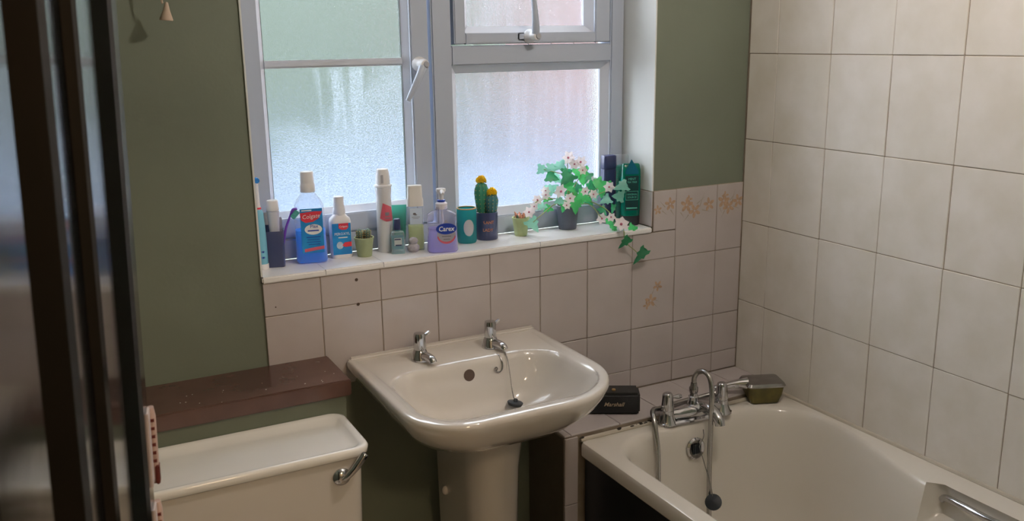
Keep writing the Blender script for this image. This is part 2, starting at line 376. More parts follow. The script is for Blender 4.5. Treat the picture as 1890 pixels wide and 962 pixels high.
# tiles: every one its own part
TG = 0.0010
_tm = {}
def tile(parent, axis, a0, a1, z0, z1, m, key, jit=0.0006):
    """axis 'y': on the window wall (a = x, faces -y); 'x': on the right wall (a = y, faces -x); 'z': lying on the ledge (a = x, z = y range)"""
    wd, ht = round(a1-a0, 4), round(z1-z0, 4); k = (axis, wd, ht, key)
    if k not in _tm:
        t = 0.0055; b = bmesh.new()
        if axis == 'y': box(b, -wd/2+TG, wd/2-TG, 0, t, -ht/2+TG, ht/2-TG, 0.0012, 1)
        elif axis == 'x': box(b, 0, t, -wd/2+TG, wd/2-TG, -ht/2+TG, ht/2-TG, 0.0012, 1)
        else: box(b, -wd/2+TG, wd/2-TG, -ht/2+TG, ht/2-TG, -t, 0, 0.0012, 1)
        bmesh.ops.recalc_face_normals(b, faces=b.faces)
        me = bpy.data.meshes.new('tile'); b.to_mesh(me); b.free(); me.materials.append(m); _tm[k] = me
    ca, cz = (a0+a1)/2, (z0+z1)/2
    j = lambda: random.uniform(-jit, jit)
    loc = {'y': (ca, j(), cz), 'x': (j(), ca, cz), 'z': (ca, cz, 0.57+j()*0.5)}[axis]
    o = link('tile', _tm[k], None, parent, loc)
    o.rotation_euler = (random.uniform(-.003, .003), random.uniform(-.003, .003) if axis == 'x' else 0, random.uniform(-.003, .003))
    return o
obj('grout', bx(WX0+0.002, 0.005, 0.0022, 0.0062, 0.756, 1.040), M['grout'], wall_back)
obj('grout', bx(-0.745, 0.005, 0.0022, 0.0062, 0.40, 0.757), M['grout'], wall_back)
obj('grout', bx(WX1+0.001, 0.005, 0.0022, 0.0062, 1.039, 1.160), M['grout'], wall_back)
xs = [-0.0993-0.152*k for k in range(9)]            # vertical joints
cols = [(xs[0], -0.001)]+[(xs[k+1], xs[k]) for k in range(8)]+[(WX0+0.001, xs[8])]
decor = []
for i, (a, b) in enumerate(cols):
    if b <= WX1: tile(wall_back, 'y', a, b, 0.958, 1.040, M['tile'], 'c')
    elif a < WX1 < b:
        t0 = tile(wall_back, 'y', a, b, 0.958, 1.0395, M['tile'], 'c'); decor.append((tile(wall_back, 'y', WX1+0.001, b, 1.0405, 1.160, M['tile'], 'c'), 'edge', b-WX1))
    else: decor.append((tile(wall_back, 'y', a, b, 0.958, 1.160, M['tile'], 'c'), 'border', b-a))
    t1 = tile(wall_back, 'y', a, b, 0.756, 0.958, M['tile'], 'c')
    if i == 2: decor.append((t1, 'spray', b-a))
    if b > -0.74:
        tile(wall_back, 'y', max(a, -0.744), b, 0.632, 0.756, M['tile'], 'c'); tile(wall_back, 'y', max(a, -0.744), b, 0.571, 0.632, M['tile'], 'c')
def petals(bm, cx, cz, r, n=5, a0=0.0, y=-0.0004):
    for k in range(n):
        a = a0+2*math.pi*k/n; px, pz = cx+math.cos(a)*r*0.62, cz+math.sin(a)*r*0.62
        bm.faces.new([bm.verts.new((x, y-0.00005*k, z)) for x, z in ell(px, pz, r*0.5, r*0.27, 10, a)])
def twig(bm, x0, z0, x1, z1, wd, y=-0.0003):
    d = Vector((x1-x0, z1-z0)).normalized(); n = Vector((-d.y, d.x))*wd
    bm.faces.new([bm.verts.new((p[0], y, p[1])) for p in ((x0+n.x, z0+n.y), (x1, z1), (x0-n.x, z0-n.y))])
for t, kind, wd in decor:
    fb, gb = bmesh.new(), bmesh.new()
    if kind == 'spray':
        petals(fb, -0.008, -0.022, 0.019, 5, 0.3); petals(fb, 0.016, 0.020, 0.015, 5, 0.9); petals(fb, -0.022, -0.034, 0.012, 4, 0.1)
        for q in ((-0.005, -0.005, 0.012, 0.03), (0.0, -0.03, 0.02, -0.048), (0.005, -0.02, 0.024, -0.03), (0.016, 0.02, 0.03, 0.04)): twig(gb, *q, 0.0012)
    elif kind == 'border':
        s = min(1.0, wd/0.15)
        petals(fb, -0.038*s, 0.050, 0.021, 5, 0.2); petals(fb, -0.008*s, 0.030, 0.020, 5, 0.8); petals(fb, 0.045*s, 0.045, 0.019, 5, 0.5); petals(fb, -0.030*s, 0.066, 0.012, 4, 0.1)
        for q in ((-0.06*s, 0.03, -0.045*s, 0.012), (-0.03*s, 0.02, -0.05*s, -0.002), (0.0, 0.05, 0.03*s, 0.07), (0.02*s, 0.03, 0.06*s, 0.02), (0.01*s, 0.04, 0.028*s, 0.085)): twig(gb, *q, 0.0015)
    else:
        petals(fb, 0.018, 0.018, 0.018, 5, 0.4); petals(fb, -0.026, 0.004, 0.013, 5, 0.4)
        for q in ((0.0, 0.01, -0.02, 0.03), (0.02, 0.0, 0.035, -0.02), (-0.01, 0.0, 0.01, -0.015)): twig(gb, *q, 0.0015)
    obj('flower_print', fb, M['print_peach'], t); obj('stem_print', gb, M['print_grey'], t)
bm = bmesh.new()
for x, z in ((-1.225, 1.020), (-1.224, 0.957), (-1.426, 0.98)):
    r = 0.0042 if x > -1.4 else 0.0018
    xf_ = circ(r, 0, 10)
    bm.faces.new([bm.verts.new((x+p.x, -0.0009, z+p.y)) for p in xf_])
obj('screw_hole', bm, M['hole'], wall_back)
# small tile on the right reveal
obj('grout', bx(WX1-0.003, WX1, 0.004, 0.155, 1.056, 1.160), M['grout'], wall_back)
o = obj('tile', bx(WX1-0.0065, WX1-0.003, 0.0, 0.152, 1.0575, 1.158, bev=0.001, seg=1), M['tile'], wall_back)

# right wall
obj('grout', bx(0.0025, 0.0072, -1.895, 0.0055, 0.30, ZC-0.001), M['grout'], wall_right)
ys = [-0.1134-0.1972*k for k in range(10)]
rcols = [(ys[0], 0.0005)]+[(max(ys[k+1], -1.897), ys[k]) for k in range(9)]
rz = [0.5424+0.2489*k for k in range(8)]
rrows = [(0.5424, rz[1])]+[(rz[k], min(rz[k+1], ZC-0.002)) for k in range(1, 7)]+[(rz[7], ZC-0.002)]
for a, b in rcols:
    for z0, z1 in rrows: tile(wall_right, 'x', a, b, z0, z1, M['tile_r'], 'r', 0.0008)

# window
window = empty('window_1', (0, 0, 0), kind='structure')
FY = 0.150
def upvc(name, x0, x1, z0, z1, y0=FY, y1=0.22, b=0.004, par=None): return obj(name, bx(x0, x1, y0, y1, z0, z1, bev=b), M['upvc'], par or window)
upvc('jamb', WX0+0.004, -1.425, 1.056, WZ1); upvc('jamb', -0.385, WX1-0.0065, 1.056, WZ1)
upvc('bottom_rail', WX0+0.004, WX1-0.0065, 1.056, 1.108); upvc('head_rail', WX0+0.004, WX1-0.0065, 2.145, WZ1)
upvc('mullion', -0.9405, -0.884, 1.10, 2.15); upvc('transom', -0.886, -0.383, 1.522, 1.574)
def bead(x0, x1, z0, z1, wd, yo, yi, m, name, par):
    """mitred sloping glazing bead round an opening; wd = width inwards"""
    bm = bmesh.new()
    o = [(x0, z0), (x1, z0), (x1, z1), (x0, z1)]; i = [(x0+wd, z0+wd), (x1-wd, z0+wd), (x1-wd, z1-wd), (x0+wd, z1-wd)]
    for k in range(4):
        k2 = (k+1) % 4
        v = [bm.verts.new((p[0], y, p[1])) for p, y in ((o[k], yo), (o[k2], yo), (i[k2], yi-0.004), (i[k], yi-0.004), (i[k2], yi+0.004), (i[k], yi+0.004), (o[k2], yi+0.004), (o[k], yi+0.004))]
        for f in ((0, 1, 2, 3), (3, 2, 4, 5), (5, 4, 6, 7), (7, 6, 1, 0), (0, 3, 5, 7), (1, 6, 4, 2)): bm.faces.new([v[q] for q in f])
    return obj(name, bm, m, par)
GL = 0.185
g1 = frosted_glass('frosted_glass_left', 1.3, 0.012, 0.066, 1.36, 0.8, 0.55, -1.30, -1.26, 1.535)
g2 = frosted_glass('frosted_glass_right', 4.1, 0.014, 0.044, 1.24, 0.45)
g3 = frosted_glass('frosted_glass_top', 7.7, 0.02, 0.045, 1.0, 0.5)
def pane(x0, x1, z0, z1, m, par): return obj('glass_pane', bx(x0, x1, GL, GL+0.004, z0, z1), m, par)
# fixed right light
bead(-0.886, -0.383, 1.106, 1.524, 0.022, FY+0.006, GL-0.004, M['upvc_bead'], 'glazing_bead', window)
pane(-0.872, -0.398, 1.118, 1.514, g2, window)
# left casement
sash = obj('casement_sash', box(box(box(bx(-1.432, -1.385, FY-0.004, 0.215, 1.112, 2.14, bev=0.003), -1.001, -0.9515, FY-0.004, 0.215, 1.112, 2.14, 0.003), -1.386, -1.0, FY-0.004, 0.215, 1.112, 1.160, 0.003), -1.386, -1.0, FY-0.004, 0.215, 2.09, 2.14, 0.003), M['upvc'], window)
bead(-1.386, -1.000, 1.158, 2.092, 0.016, FY+0.004, GL-0.004, M['upvc_bead'], 'glazing_bead', sash)
pane(-1.375, -1.010, 1.168, 2.084, g1, sash)
obj('gasket', box(bx(-1.0165, -1.0150, GL-0.009, GL-0.001, 1.17, 1.98), -1.371, -1.3695, GL-0.009, GL-0.001, 1.17, 1.98), M['gasket'], sash)
obj('glazing_bar', bx(-1.374, -1.012, GL-0.014, GL, 1.5275, 1.5465, bev=0.004), M['upvc_bead'], sash)
def handle(par, px, pz, ex, ez, y):
    h = obj('window_handle', xf(lathe([(0.019, 0), (0.019, 0.008), (0.014, 0.014), (0.012, 0.03), (0.014, 0.038), (0.010, 0.046), (0.0, 0.047)], 16, cap1=False), Matrix.Translation((px, y, pz)) @ Matrix.Rotation(math.pi/2, 4, 'X')), M['white_p'], par, smooth=True)
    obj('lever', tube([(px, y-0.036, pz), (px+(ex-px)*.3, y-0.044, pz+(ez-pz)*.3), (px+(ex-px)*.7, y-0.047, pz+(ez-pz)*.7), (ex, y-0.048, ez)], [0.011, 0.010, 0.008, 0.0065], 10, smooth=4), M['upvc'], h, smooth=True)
    obj('lever_button', xf(lathe([(0.008, 0), (0.007, 0.004)], 12), Matrix.Translation((px+0.003, y-0.046, pz)) @ Matrix.Rotation(math.pi/2, 4, 'X')), M['grey_p'], h, smooth=True)
handle(sash, -0.981, 1.530, -1.033, 1.440, FY-0.004)
# top right opening light
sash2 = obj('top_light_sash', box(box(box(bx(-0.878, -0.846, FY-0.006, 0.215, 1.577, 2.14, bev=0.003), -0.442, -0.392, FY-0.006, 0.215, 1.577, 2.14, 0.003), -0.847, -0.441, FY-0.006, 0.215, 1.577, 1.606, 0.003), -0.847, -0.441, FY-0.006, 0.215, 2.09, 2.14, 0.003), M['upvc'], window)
bead(-0.847, -0.441, 1.604, 2.092, 0.020, FY+0.002, GL-0.004, M['upvc_bead'], 'glazing_bead', sash2)
pane(-0.835, -0.455, 1.615, 2.084, g3, sash2)
handle(sash2, -0.655, 1.596, -0.668, 1.705, FY-0.006)
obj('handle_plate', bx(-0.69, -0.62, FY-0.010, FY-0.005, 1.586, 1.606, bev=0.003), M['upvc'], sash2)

sillo = struct('trim_1', bx(WX0+0.001, WX1-0.0065, -0.006, 0.152, 1.0405, 1.056, bev=0.003), M['sill'])
obj('sill_joint', box(box(bx(-1.302, -1.3005, -0.0064, 0.15, 1.044, 1.0562), -1.155, -1.1535, -0.0064, 0.15, 1.044, 1.0562), -0.71, -0.7085, -0.0064, 0.15, 1.044, 1.0562), M['grey_p'], sillo)

# tiled ledge at the tap end of the bath
ledge = tag(obj('tiled_ledge', bx(-0.743, -0.0005, -0.188, 0.0015, 0.0, 0.5655), M['grout']), 'low ledge of cream tiles between window wall and tap end of bath', 'ledge')
ljx = [-0.001, -0.103, -0.258, -0.413, -0.568, -0.723, -0.7445]
for a, b in zip(ljx[1:], ljx[:-1]): tile(ledge, 'z', a, b, -0.190, -0.001, M['tile'], 'l', 0.0004)
for z0, z1 in ((0.37, 0.5635), (0.168, 0.37), (0.002, 0.168)):
    obj('tile', bx(-0.7445, -0.7045, -0.194, -0.1885, z0+TG, z1-TG, bev=0.001, seg=1), M['tile'], ledge)
obj('side_panel', bx(-0.747, -0.743, -0.188, 0.0015, 0.0, 0.563), mat('dim_brown_side', (0.12, 0.10, 0.075), 0.6, var=0.2), ledge)
# ------------------------------------------------------------ outside the window
gr = struct('ground', bx(-8, 10, 0.31, 14, -0.35, -0.30), M['paving'])
hedge = bmesh.new(); bmesh.ops.create_icosphere(hedge, subdivisions=6, radius=1.0)
for v in hedge.verts:
    d = v.co.normalized(); k = 1+0.10*noise.noise(d*4)+0.07*noise.noise(d*13)+0.05*noise.noise(d*34)
    v.co = Vector((d.x*2.6*k, d.y*1.0*k, d.z*2.6*k))
tag(obj('garden_hedge', hedge, M['hedge'], loc=(-1.0, 5.2, 1.9)), 'green garden hedge blurred behind the left frosted pane', 'hedge', kind=None)
house = tag(obj('brick_house', bx(1.75, 8.0, 5.2, 9.0, -0.3, 4.6), M['mortar']), 'pinkish brick house wall blurred behind the right frosted pane', 'house')
bm = bmesh.new()
for r in range(0, 46):
    for c in range(0, 16):
        x = 1.75+c*0.235+(0.115 if r % 2 else 0); z = -0.3+r*0.08
        box(bm, x, x+0.222, 5.188, 5.21, z, z+0.068)
obj('brickwork', bm, M['brick'], house)['kind'] = 'stuff'
bm = bmesh.new()
fence = empty('garden_fence', (0, 3.4, -0.3), 'low pale blue painted fence blurred behind the lower frosted glass', 'fence')
bs = bx(-0.06, 0.06, -0.01, 0.01, 0, 1.15, bev=0.004, seg=1); fm = bpy.data.meshes.new('fence_board'); bmesh.ops.recalc_face_normals(bs, faces=bs.faces); bs.to_mesh(fm); bs.free(); fm.materials.append(M['fence'])
for k in range(34): link('fence_board', fm, None, fence, (-1.9+0.128*k, random.uniform(-.003, .003), random.uniform(-.01, .01)))
obj('fence_rail', bx(-2.0, 2.5, 0.011, 0.05, 0.25, 0.33), M['fence'], fence); obj('fence_rail', bx(-2.0, 2.5, 0.011, 0.05, 0.85, 0.93), M['fence'], fence)

# ------------------------------------------------------------ bath
bath = empty('bathtub', (-0.35, -1.04, 0.0), 'champagne coloured bathtub with black side panel along the tiled right wall', 'bathtub')
def off(pts, dx=0.35, dy=1.04):
    return [Vector((p.x+dx, p.y+dy, p.z)) for p in pts]
def sst(a, b, x): t = max(0, min(1, (x-a)/(b-a))); return t*t*(3-2*t)
def bath_loop(x0, x1, y0, y1, r, z, waist=0.0, grip=0.0):
    P = rrect(x0, x1, y0, y1, r, z, k=10, m=80, mx=20)
    out = []
    for p in P:
        right = sst(-0.35, -0.12, p.x)
        wv = sst(-0.42, -0.86, p.y)*sst(-1.75, -1.45, p.y)
        x = p.x-waist*0.085*right*wv
        gv = sst(-0.795, -0.820, p.y)*sst(-1.10, -1.075, p.y)*right
        x += grip*gv
        out.append(Vector((x, p.y, p.z)))
    return off(out)
K = dict(r=0.012)
RI = (0.15, 0.16, 0.12, 0.15)
loops = [bath_loop(-0.694, -0.006, -1.888, -0.196, 0.010, 0.505),
         bath_loop(-0.700, -0.003, -1.892, -0.193, 0.014, 0.512),
         bath_loop(-0.700, -0.003, -1.892, -0.193, 0.014, 0.540),
         bath_loop(-0.696, -0.004, -1.889, -0.196, 0.014, 0.548),
         bath_loop(-0.688, -0.006, -1.884, -0.200, 0.016, 0.5505),
         bath_loop(-0.655, -0.022, -1.790, -0.232, RI, 0.5495, 1, 0.030),
         bath_loop(-0.648, -0.026, -1.784, -0.238, RI, 0.547, 1, 0.045),
         bath_loop(-0.641, -0.031, -1.777, -0.244, RI, 0.540, 1, 0.052),
         bath_loop(-0.634, -0.036, -1.770, -0.249, RI, 0.526, 1, 0.055),
         bath_loop(-0.628, -0.041, -1.760, -0.253, RI, 0.500, 1, 0.055),
         bath_loop(-0.624, -0.045, -1.752, -0.256, RI, 0.475, 1, 0.054),
         bath_loop(-0.621, -0.048, -1.745, -0.258, RI, 0.455, 1, 0.010),
         bath_loop(-0.617, -0.052, -1.738, -0.262, RI, 0.430, 1),
         bath_loop(-0.600, -0.070, -1.66, -0.285, 0.14, 0.300, 1),
         bath_loop(-0.585, -0.085, -1.60, -0.300, 0.13, 0.220, 1),
         bath_loop(-0.560, -0.110, -1.56, -0.325, 0.11, 0.180, 1),
         bath_loop(-0.500, -0.170, -1.50, -0.385, 0.08, 0.165, 1)]
obj('tub', loft(bmesh.new(), loops, False, True), M['bath'], bath, smooth=True)
obj('side_panel', bx(-0.338, -0.328, -0.845, 0.838, 0.02, 0.507, bev=0.002), M['panel'], bath)
hx = -0.35
obj('grab_handle', tube([(0.35-0.078, 1.04-0.822, 0.512), (0.35-0.082, 1.04-0.835, 0.522), (0.35-0.090, 1.04-0.88, 0.527), (0.35-0.095, 1.04-0.95, 0.528), (0.35-0.090, 1.04-1.02, 0.527), (0.35-0.078, 1.04-1.075, 0.512)], 0.0085, 12, smooth=5), M['chrome'], bath, smooth=True)
ovb = obj('overflow', xf(lathe([(0.0, 0.0), (0.030, 0.0), (0.031, 0.004), (0.026, 0.008), (0.018, 0.006), (0.0, 0.006)], 24), Matrix.Translation((0.35-0.363, 1.04-0.2585, 0.478)) @ Matrix.Rotation(math.radians(82), 4, 'X')), M['chrome'], bath, smooth=True)
bm = bmesh.new()
for a in range(5): box(bm, 0.35-0.363-0.014+0.006*a, 0.35-0.363-0.011+0.006*a, 1.04-0.268, 1.04-0.2655, 0.464, 0.492)
obj('grille_slots', bm, M['black_rubber'], ovb)
plug_b = obj('bath_plug', xf(lathe([(0.0, -0.006), (0.019, -0.006), (0.023, 0.003), (0.023, 0.007), (0.012, 0.010), (0.004, 0.014), (0.0, 0.015)], 20), Matrix.Translation((0.35-0.355, 1.04-0.335, 0.345)) @ Matrix.Rotation(math.radians(-40), 4, 'Y') @ Matrix.Rotation(math.radians(25), 4, 'X')), M['black_rubber'], bath, smooth=True)
bm = tube([(0.35-0.357, 1.04-0.268, 0.486), (0.35-0.354, 1.04-0.290, 0.44), (0.35-0.352, 1.04-0.315, 0.39), (0.35-0.354, 1.04-0.330, 0.358)], 0.0014, 6, smooth=4)
tube([(0.35-0.340, 1.04-0.262, 0.53), (0.35-0.343, 1.04-0.268, 0.51), (0.35-0.357, 1.04-0.268, 0.486)], 0.0014, 6, bm, smooth=4)
obj('plug_chain', bm, M['steel'], bath, smooth=True)

# sealant round the tub edge
T_ = Matrix.Translation((0.35, 1.04, 0))
seal = obj('sealant_bead', xf(tube([(-0.699, -0.1968, 0.5535), (-0.35, -0.1968, 0.5535), (-0.010, -0.1968, 0.5535)], 0.0064, 8), T_), M['seal'], bath, smooth=True)
obj('sealant_bead', xf(tube([(-0.0045, -0.198, 0.5530), (-0.0035, -0.25, 0.5520), (-0.0035, -1.0, 0.5520), (-0.0035, -1.885, 0.5520)], 0.0060, 8), T_), M['seal'], bath, smooth=True)
bm = bmesh.new()
for k in range(34):
    x = random.choice([random.uniform(-0.54, -0.47), random.uniform(-0.50, -0.44), -0.575+random.uniform(-.004, .004), random.uniform(-0.697, -0.69)])
    ball(random.uniform(0.0018, 0.0042), random.uniform(1, 2.2), 1, 0.5, 1, (x, -0.1968+random.uniform(-.004, .003), 0.5592), bm)
obj('mould_spots', xf(bm, T_), M['mould'], seal)['kind'] = 'stuff'

# bath mixer tap: stands on the bath deck
MX, MY, MZ = -0.340, -0.222, 0.5505
mix = empty('bath_mixer_tap', (MX, MY, MZ), 'chrome bath mixer tap with two lever handles on bath rim', 'tap', rz=math.radians(-4))
def pillar(x, lx, ly):
    obj('pillar', lathe([(0.029, 0), (0.030, 0.003), (0.026, 0.010), (0.021, 0.022), (0.0185, 0.034), (0.018, 0.040)], 20, cyy=0, cx=x), M['chrome'], mix, smooth=True)
    h = obj('handle', lathe([(0.0175, 0.0405), (0.0185, 0.043), (0.0165, 0.060), (0.0145, 0.080), (0.0135, 0.086), (0.0105, 0.089), (0.0, 0.0895)], 20, cx=x), M['chrome'], mix, smooth=True)
    obj('lever', tube([(x+lx*0.3, ly*0.3, 0.074), (x+lx*0.55, ly*0.55, 0.073), (x+lx*0.8, ly*0.8, 0.071), (x+lx, ly, 0.070)], [0.0035, 0.005, 0.0075, 0.006], 10, smooth=3), M['chrome'], h, smooth=True)
pillar(-0.090, 0.046, 0.005); pillar(0.090, 0.052, -0.004)
obj('bridge_body', tube([(-0.085, 0, 0.024), (-0.05, -0.004, 0.024), (0, -0.008, 0.026), (0.05, -0.004, 0.024), (0.085, 0, 0.024)], [0.015, 0.016, 0.021, 0.016, 0.015], 14, smooth=4), M['chrome'], mix, smooth=True)
obj('base_plate', loft(bmesh.new(), [rrect(-0.118, 0.118, -0.026, 0.022, 0.02, z) for z in (0.0, 0.006)]+[rrect(-0.112, 0.112, -0.022, 0.018, 0.018, 0.010)]), M['chrome'], mix, smooth=True)
obj('spout', tube([(0.018, -0.006, 0.032), (0.020, -0.030, 0.038), (0.022, -0.058, 0.034), (0.023, -0.082, 0.020), (0.023, -0.088, 0.006)], [0.020, 0.018, 0.016, 0.0145, 0.014], 14, smooth=4), M['chrome'], mix, smooth=True)
obj('diverter', lathe([(0.017, 0.028), (0.0165, 0.046), (0.014, 0.052), (0.0145, 0.064), (0.011, 0.067), (0.010, 0.074)], 16, cx=-0.004, cyy=0.002), M['chrome'], mix, smooth=True)
obj('hose_nut', lathe([(0.0105, 0.0745), (0.0125, 0.078), (0.0125, 0.090), (0.0095, 0.094), (0.0085, 0.104)], 14, cx=-0.004, cyy=0.002), M['steel'], mix, smooth=True)

# shower hose: out of the diverter, over into the bath and back up to the hand shower
hs = tag(obj('shower_hose', tube([(-0.3435, -0.2195, 0.655), (-0.3425, -0.2205, 0.672), (-0.338, -0.232, 0.690), (-0.333, -0.252, 0.694), (-0.331, -0.272, 0.680), (-0.333, -0.284, 0.640), (-0.338, -0.290, 0.56), (-0.345, -0.300, 0.42), (-0.352, -0.320, 0.26), (-0.37, -0.38, 0.185), (-0.44, -0.44, 0.178), (-0.50, -0.42, 0.186), (-0.532, -0.335, 0.26), (-0.515, -0.298, 0.38), (-0.498, -0.268, 0.50), (-0.489, -0.238, 0.572), (-0.470, -0.205, 0.592), (-0.430, -0.187, 0.585), (-0.33, -0.165, 0.578), (-0.27, -0.172, 0.582), (-0.225, -0.187, 0.592)], 0.0072, 10, smooth=8), M['hose'], smooth=True), 'ribbed grey metal shower hose looping over the bath mixer tap', 'hose')

# hand shower lying at the tap end corner
sh = empty('hand_shower', (-0.082, -0.215, 0.5715), 'silver topped rectangular hand shower with olive underside in bath corner', 'shower head', rz=math.radians(-22))
obj('head_cover', loft(bmesh.new(), [rrect(-0.060, 0.052, -0.042, 0.042, 0.012, 0.030), rrect(-0.062, 0.054, -0.044, 0.044, 0.013, 0.034), rrect(-0.058, 0.050, -0.040, 0.040, 0.012, 0.041), rrect(-0.04, 0.034, -0.026, 0.026, 0.012, 0.0435)]), M['steel'], sh, smooth=True)
obj('spray_body', loft(bmesh.new(), [rrect(-0.046, 0.036, -0.036, -0.006, 0.010, -0.018), rrect(-0.054, 0.046, -0.037, 0.034, 0.012, 0.003), rrect(-0.057, 0.050, -0.040, 0.040, 0.012, 0.0295)]), M['olive'], sh, smooth=True)
obj('handle', tube([(-0.052, -0.006, 0.034), (-0.075, -0.004, 0.034), (-0.105, 0.0, 0.028), (-0.145, 0.005, 0.018)], [0.019, 0.013, 0.0105, 0.0095], 12, smooth=4), M['chrome'], sh, smooth=True)

# ------------------------------------------------------------ basin
BXc = -0.998
basin = empty('wash_basin', (BXc, 0, 0), 'champagne pedestal wash basin with two chrome taps under the window', 'basin')
def bl(hw, y0, y1, z, rf, rb=0.012): return rrect(-hw, hw, y0, y1, (rf*(1.42 if rf > 0.11 else 1.05), rb, rb, rf*0.92), z, k=12, m=10)
bowl = [bl(0.092, -0.275, -0.010, 0.670, 0.08, 0.03), bl(0.110, -0.300, -0.008, 0.676, 0.09, 0.03), bl(0.165, -0.390, -0.004, 0.695, 0.12, 0.03),
        bl(0.218, -0.462, -0.002, 0.727, 0.135, 0.02), bl(0.248, -0.499, -0.001, 0.762, 0.14), bl(0.262, -0.513, -0.001, 0.790, 0.14),
        bl(0.267, -0.519, -0.001, 0.808, 0.14), bl(0.2665, -0.5185, -0.001, 0.814, 0.14), bl(0.264, -0.516, -0.002, 0.8185, 0.138), bl(0.260, -0.512, -0.004, 0.8205, 0.135),
        bl(0.250, -0.502, -0.010, 0.8205, 0.128, 0.02), bl(0.246, -0.497, -0.014, 0.8197, 0.125, 0.02), bl(0.240, -0.488, -0.022, 0.8180, 0.118, 0.022),
        bl(0.231, -0.476, -0.148, 0.8160, 0.105, 0.085), bl(0.226, -0.470, -0.153, 0.8120, 0.10, 0.085), bl(0.221, -0.463, -0.159, 0.802, 0.10, 0.085), bl(0.216, -0.455, -0.163, 0.788, 0.10, 0.085),
        bl(0.206, -0.438, -0.170, 0.757, 0.10, 0.085), bl(0.186, -0.410, -0.182, 0.722, 0.10, 0.085), bl(0.150, -0.375, -0.205, 0.697, 0.09, 0.07), bl(0.095, -0.335, -0.225, 0.685, 0.05, 0.05), bl(0.03, -0.31, -0.255, 0.680, 0.02, 0.02)]
obj('bowl', loft(bmesh.new(), bowl, True, True), M['ceramic'], basin, smooth='all')
obj('upstand', bx(-0.262, 0.262, -0.020, -0.001, 0.812, 0.827, bev=0.006, seg=3), M['ceramic'], basin, smooth=True)
def pl(hw, y0, z, r): return rrect(-hw*0.72, hw*0.86, y0-0.07, -0.070, (r, 0.01, 0.01, r), z, k=12, m=4)
obj('pedestal', loft(bmesh.new(), [pl(0.098, -0.265, 0.0, 0.08), pl(0.096, -0.262, 0.02, 0.08), pl(0.084, -0.242, 0.06, 0.075), pl(0.082, -0.240, 0.30, 0.07), pl(0.088, -0.252, 0.58, 0.072), pl(0.094, -0.268, 0.66, 0.075), pl(0.096, -0.272, 0.672, 0.075)]), M['ceramic'], basin, smooth=True)
obj('fixing_lug', ball(0.010, 1, 1, 1.3, 2, (-0.0640, -0.130, 0.470)), M['ceramic'], basin, smooth=True)
R80 = Matrix.Rotation(math.radians(80), 4, 'X')
ovf = obj('overflow_hole', xf(lathe([(0.0145, 0.0), (0.0150, 0.0016), (0.0115, 0.0022)], 20), Matrix.Translation((-0.005, -0.1645, 0.783)) @ R80), M['hole'], basin, smooth=True)
obj('overflow_rim', xf(lathe([(0.0155, -0.001), (0.0165, 0.0014), (0.0135, 0.0018)], 20, cap0=False, cap1=False), Matrix.Translation((-0.005, -0.1645, 0.783)) @ R80), M['ceramic'], basin, smooth=True)
obj('waste', lathe([(0.024, 0.6805), (0.022, 0.6825), (0.014, 0.6818), (0.0, 0.6818)], 20, cyy=-0.283), M['chrome'], basin, smooth=True)
def basin_tap(x, label):
    t = empty('basin_tap', (x, -0.088, 0.8148), label, 'tap', 'pair of basin taps')
    obj('body', lathe([(0.0225, 0), (0.0235, 0.003), (0.0215, 0.008), (0.0195, 0.020), (0.0165, 0.027), (0.0150, 0.030)], 20), M['chrome'], t, smooth=True)
    h = obj('handle', lathe([(0.0150, 0.0305), (0.0158, 0.033), (0.0150, 0.050), (0.0150, 0.066), (0.0135, 0.0715), (0.0, 0.0735)], 20), M['chrome'], t, smooth=True)
    obj('lever', tube([(0.010, 0.004, 0.060), (0.022, 0.007, 0.064), (0.030, 0.009, 0.068)], [0.004, 0.005, 0.0045], 8, smooth=3), M['chrome'], h, smooth=True)
    obj('spout', tube([(0.004, -0.010, 0.014), (0.007, -0.030, 0.018), (0.010, -0.052, 0.017), (0.011, -0.058, 0.010)], [0.0125, 0.011, 0.0095, 0.0095], 12, smooth=4), M['chrome'], t, smooth=True)
    return t
basin_tap(-1.100, 'chrome basin tap nearest the brown shelf, left of the pair')
basin_tap(-0.905, 'chrome basin tap above the plug chain, right of the pair')
bm = bmesh.new(); pts = [(-0.896, -0.148, 0.8225), (-0.896, -0.165, 0.806), (-0.900, -0.185, 0.775), (-0.905, -0.205, 0.740), (-0.906, -0.216, 0.722)]
sp = smooth_path(pts, 12)
for i, p in enumerate(sp): ball(0.00165, 1, 1, 1, 1, p, bm)
ch = tag(obj('basin_plug', xf(lathe([(0.0, -0.002), (0.017, -0.002), (0.020, 0.004), (0.019, 0.006), (0.006, 0.008), (0.005, 0.014), (0.0, 0.015)], 20), Matrix.Translation((-0.906, -0.222, 0.707)) @ Matrix.Rotation(0.18, 4, 'Y')), M['black_rubber'], smooth=True), 'black rubber basin plug hanging on ball chain in wash basin', 'plug')
obj('plug_chain', bm, M['steel'], ch)
tag(obj('wire_hook', tube([(-0.917, -0.137, 0.8140), (-0.912, -0.150, 0.8138), (-0.910, -0.163, 0.800), (-0.912, -0.167, 0.784), (-0.920, -0.168, 0.777), (-0.928, -0.168, 0.779), (-0.934, -0.168, 0.786), (-0.930, -0.168, 0.791), (-0.926, -0.168, 0.787), (-0.929, -0.168, 0.782)], 0.0018, 8, smooth=6), M['steel'], smooth=True), 'small curled steel wire hook hanging over basin back edge', 'hook')

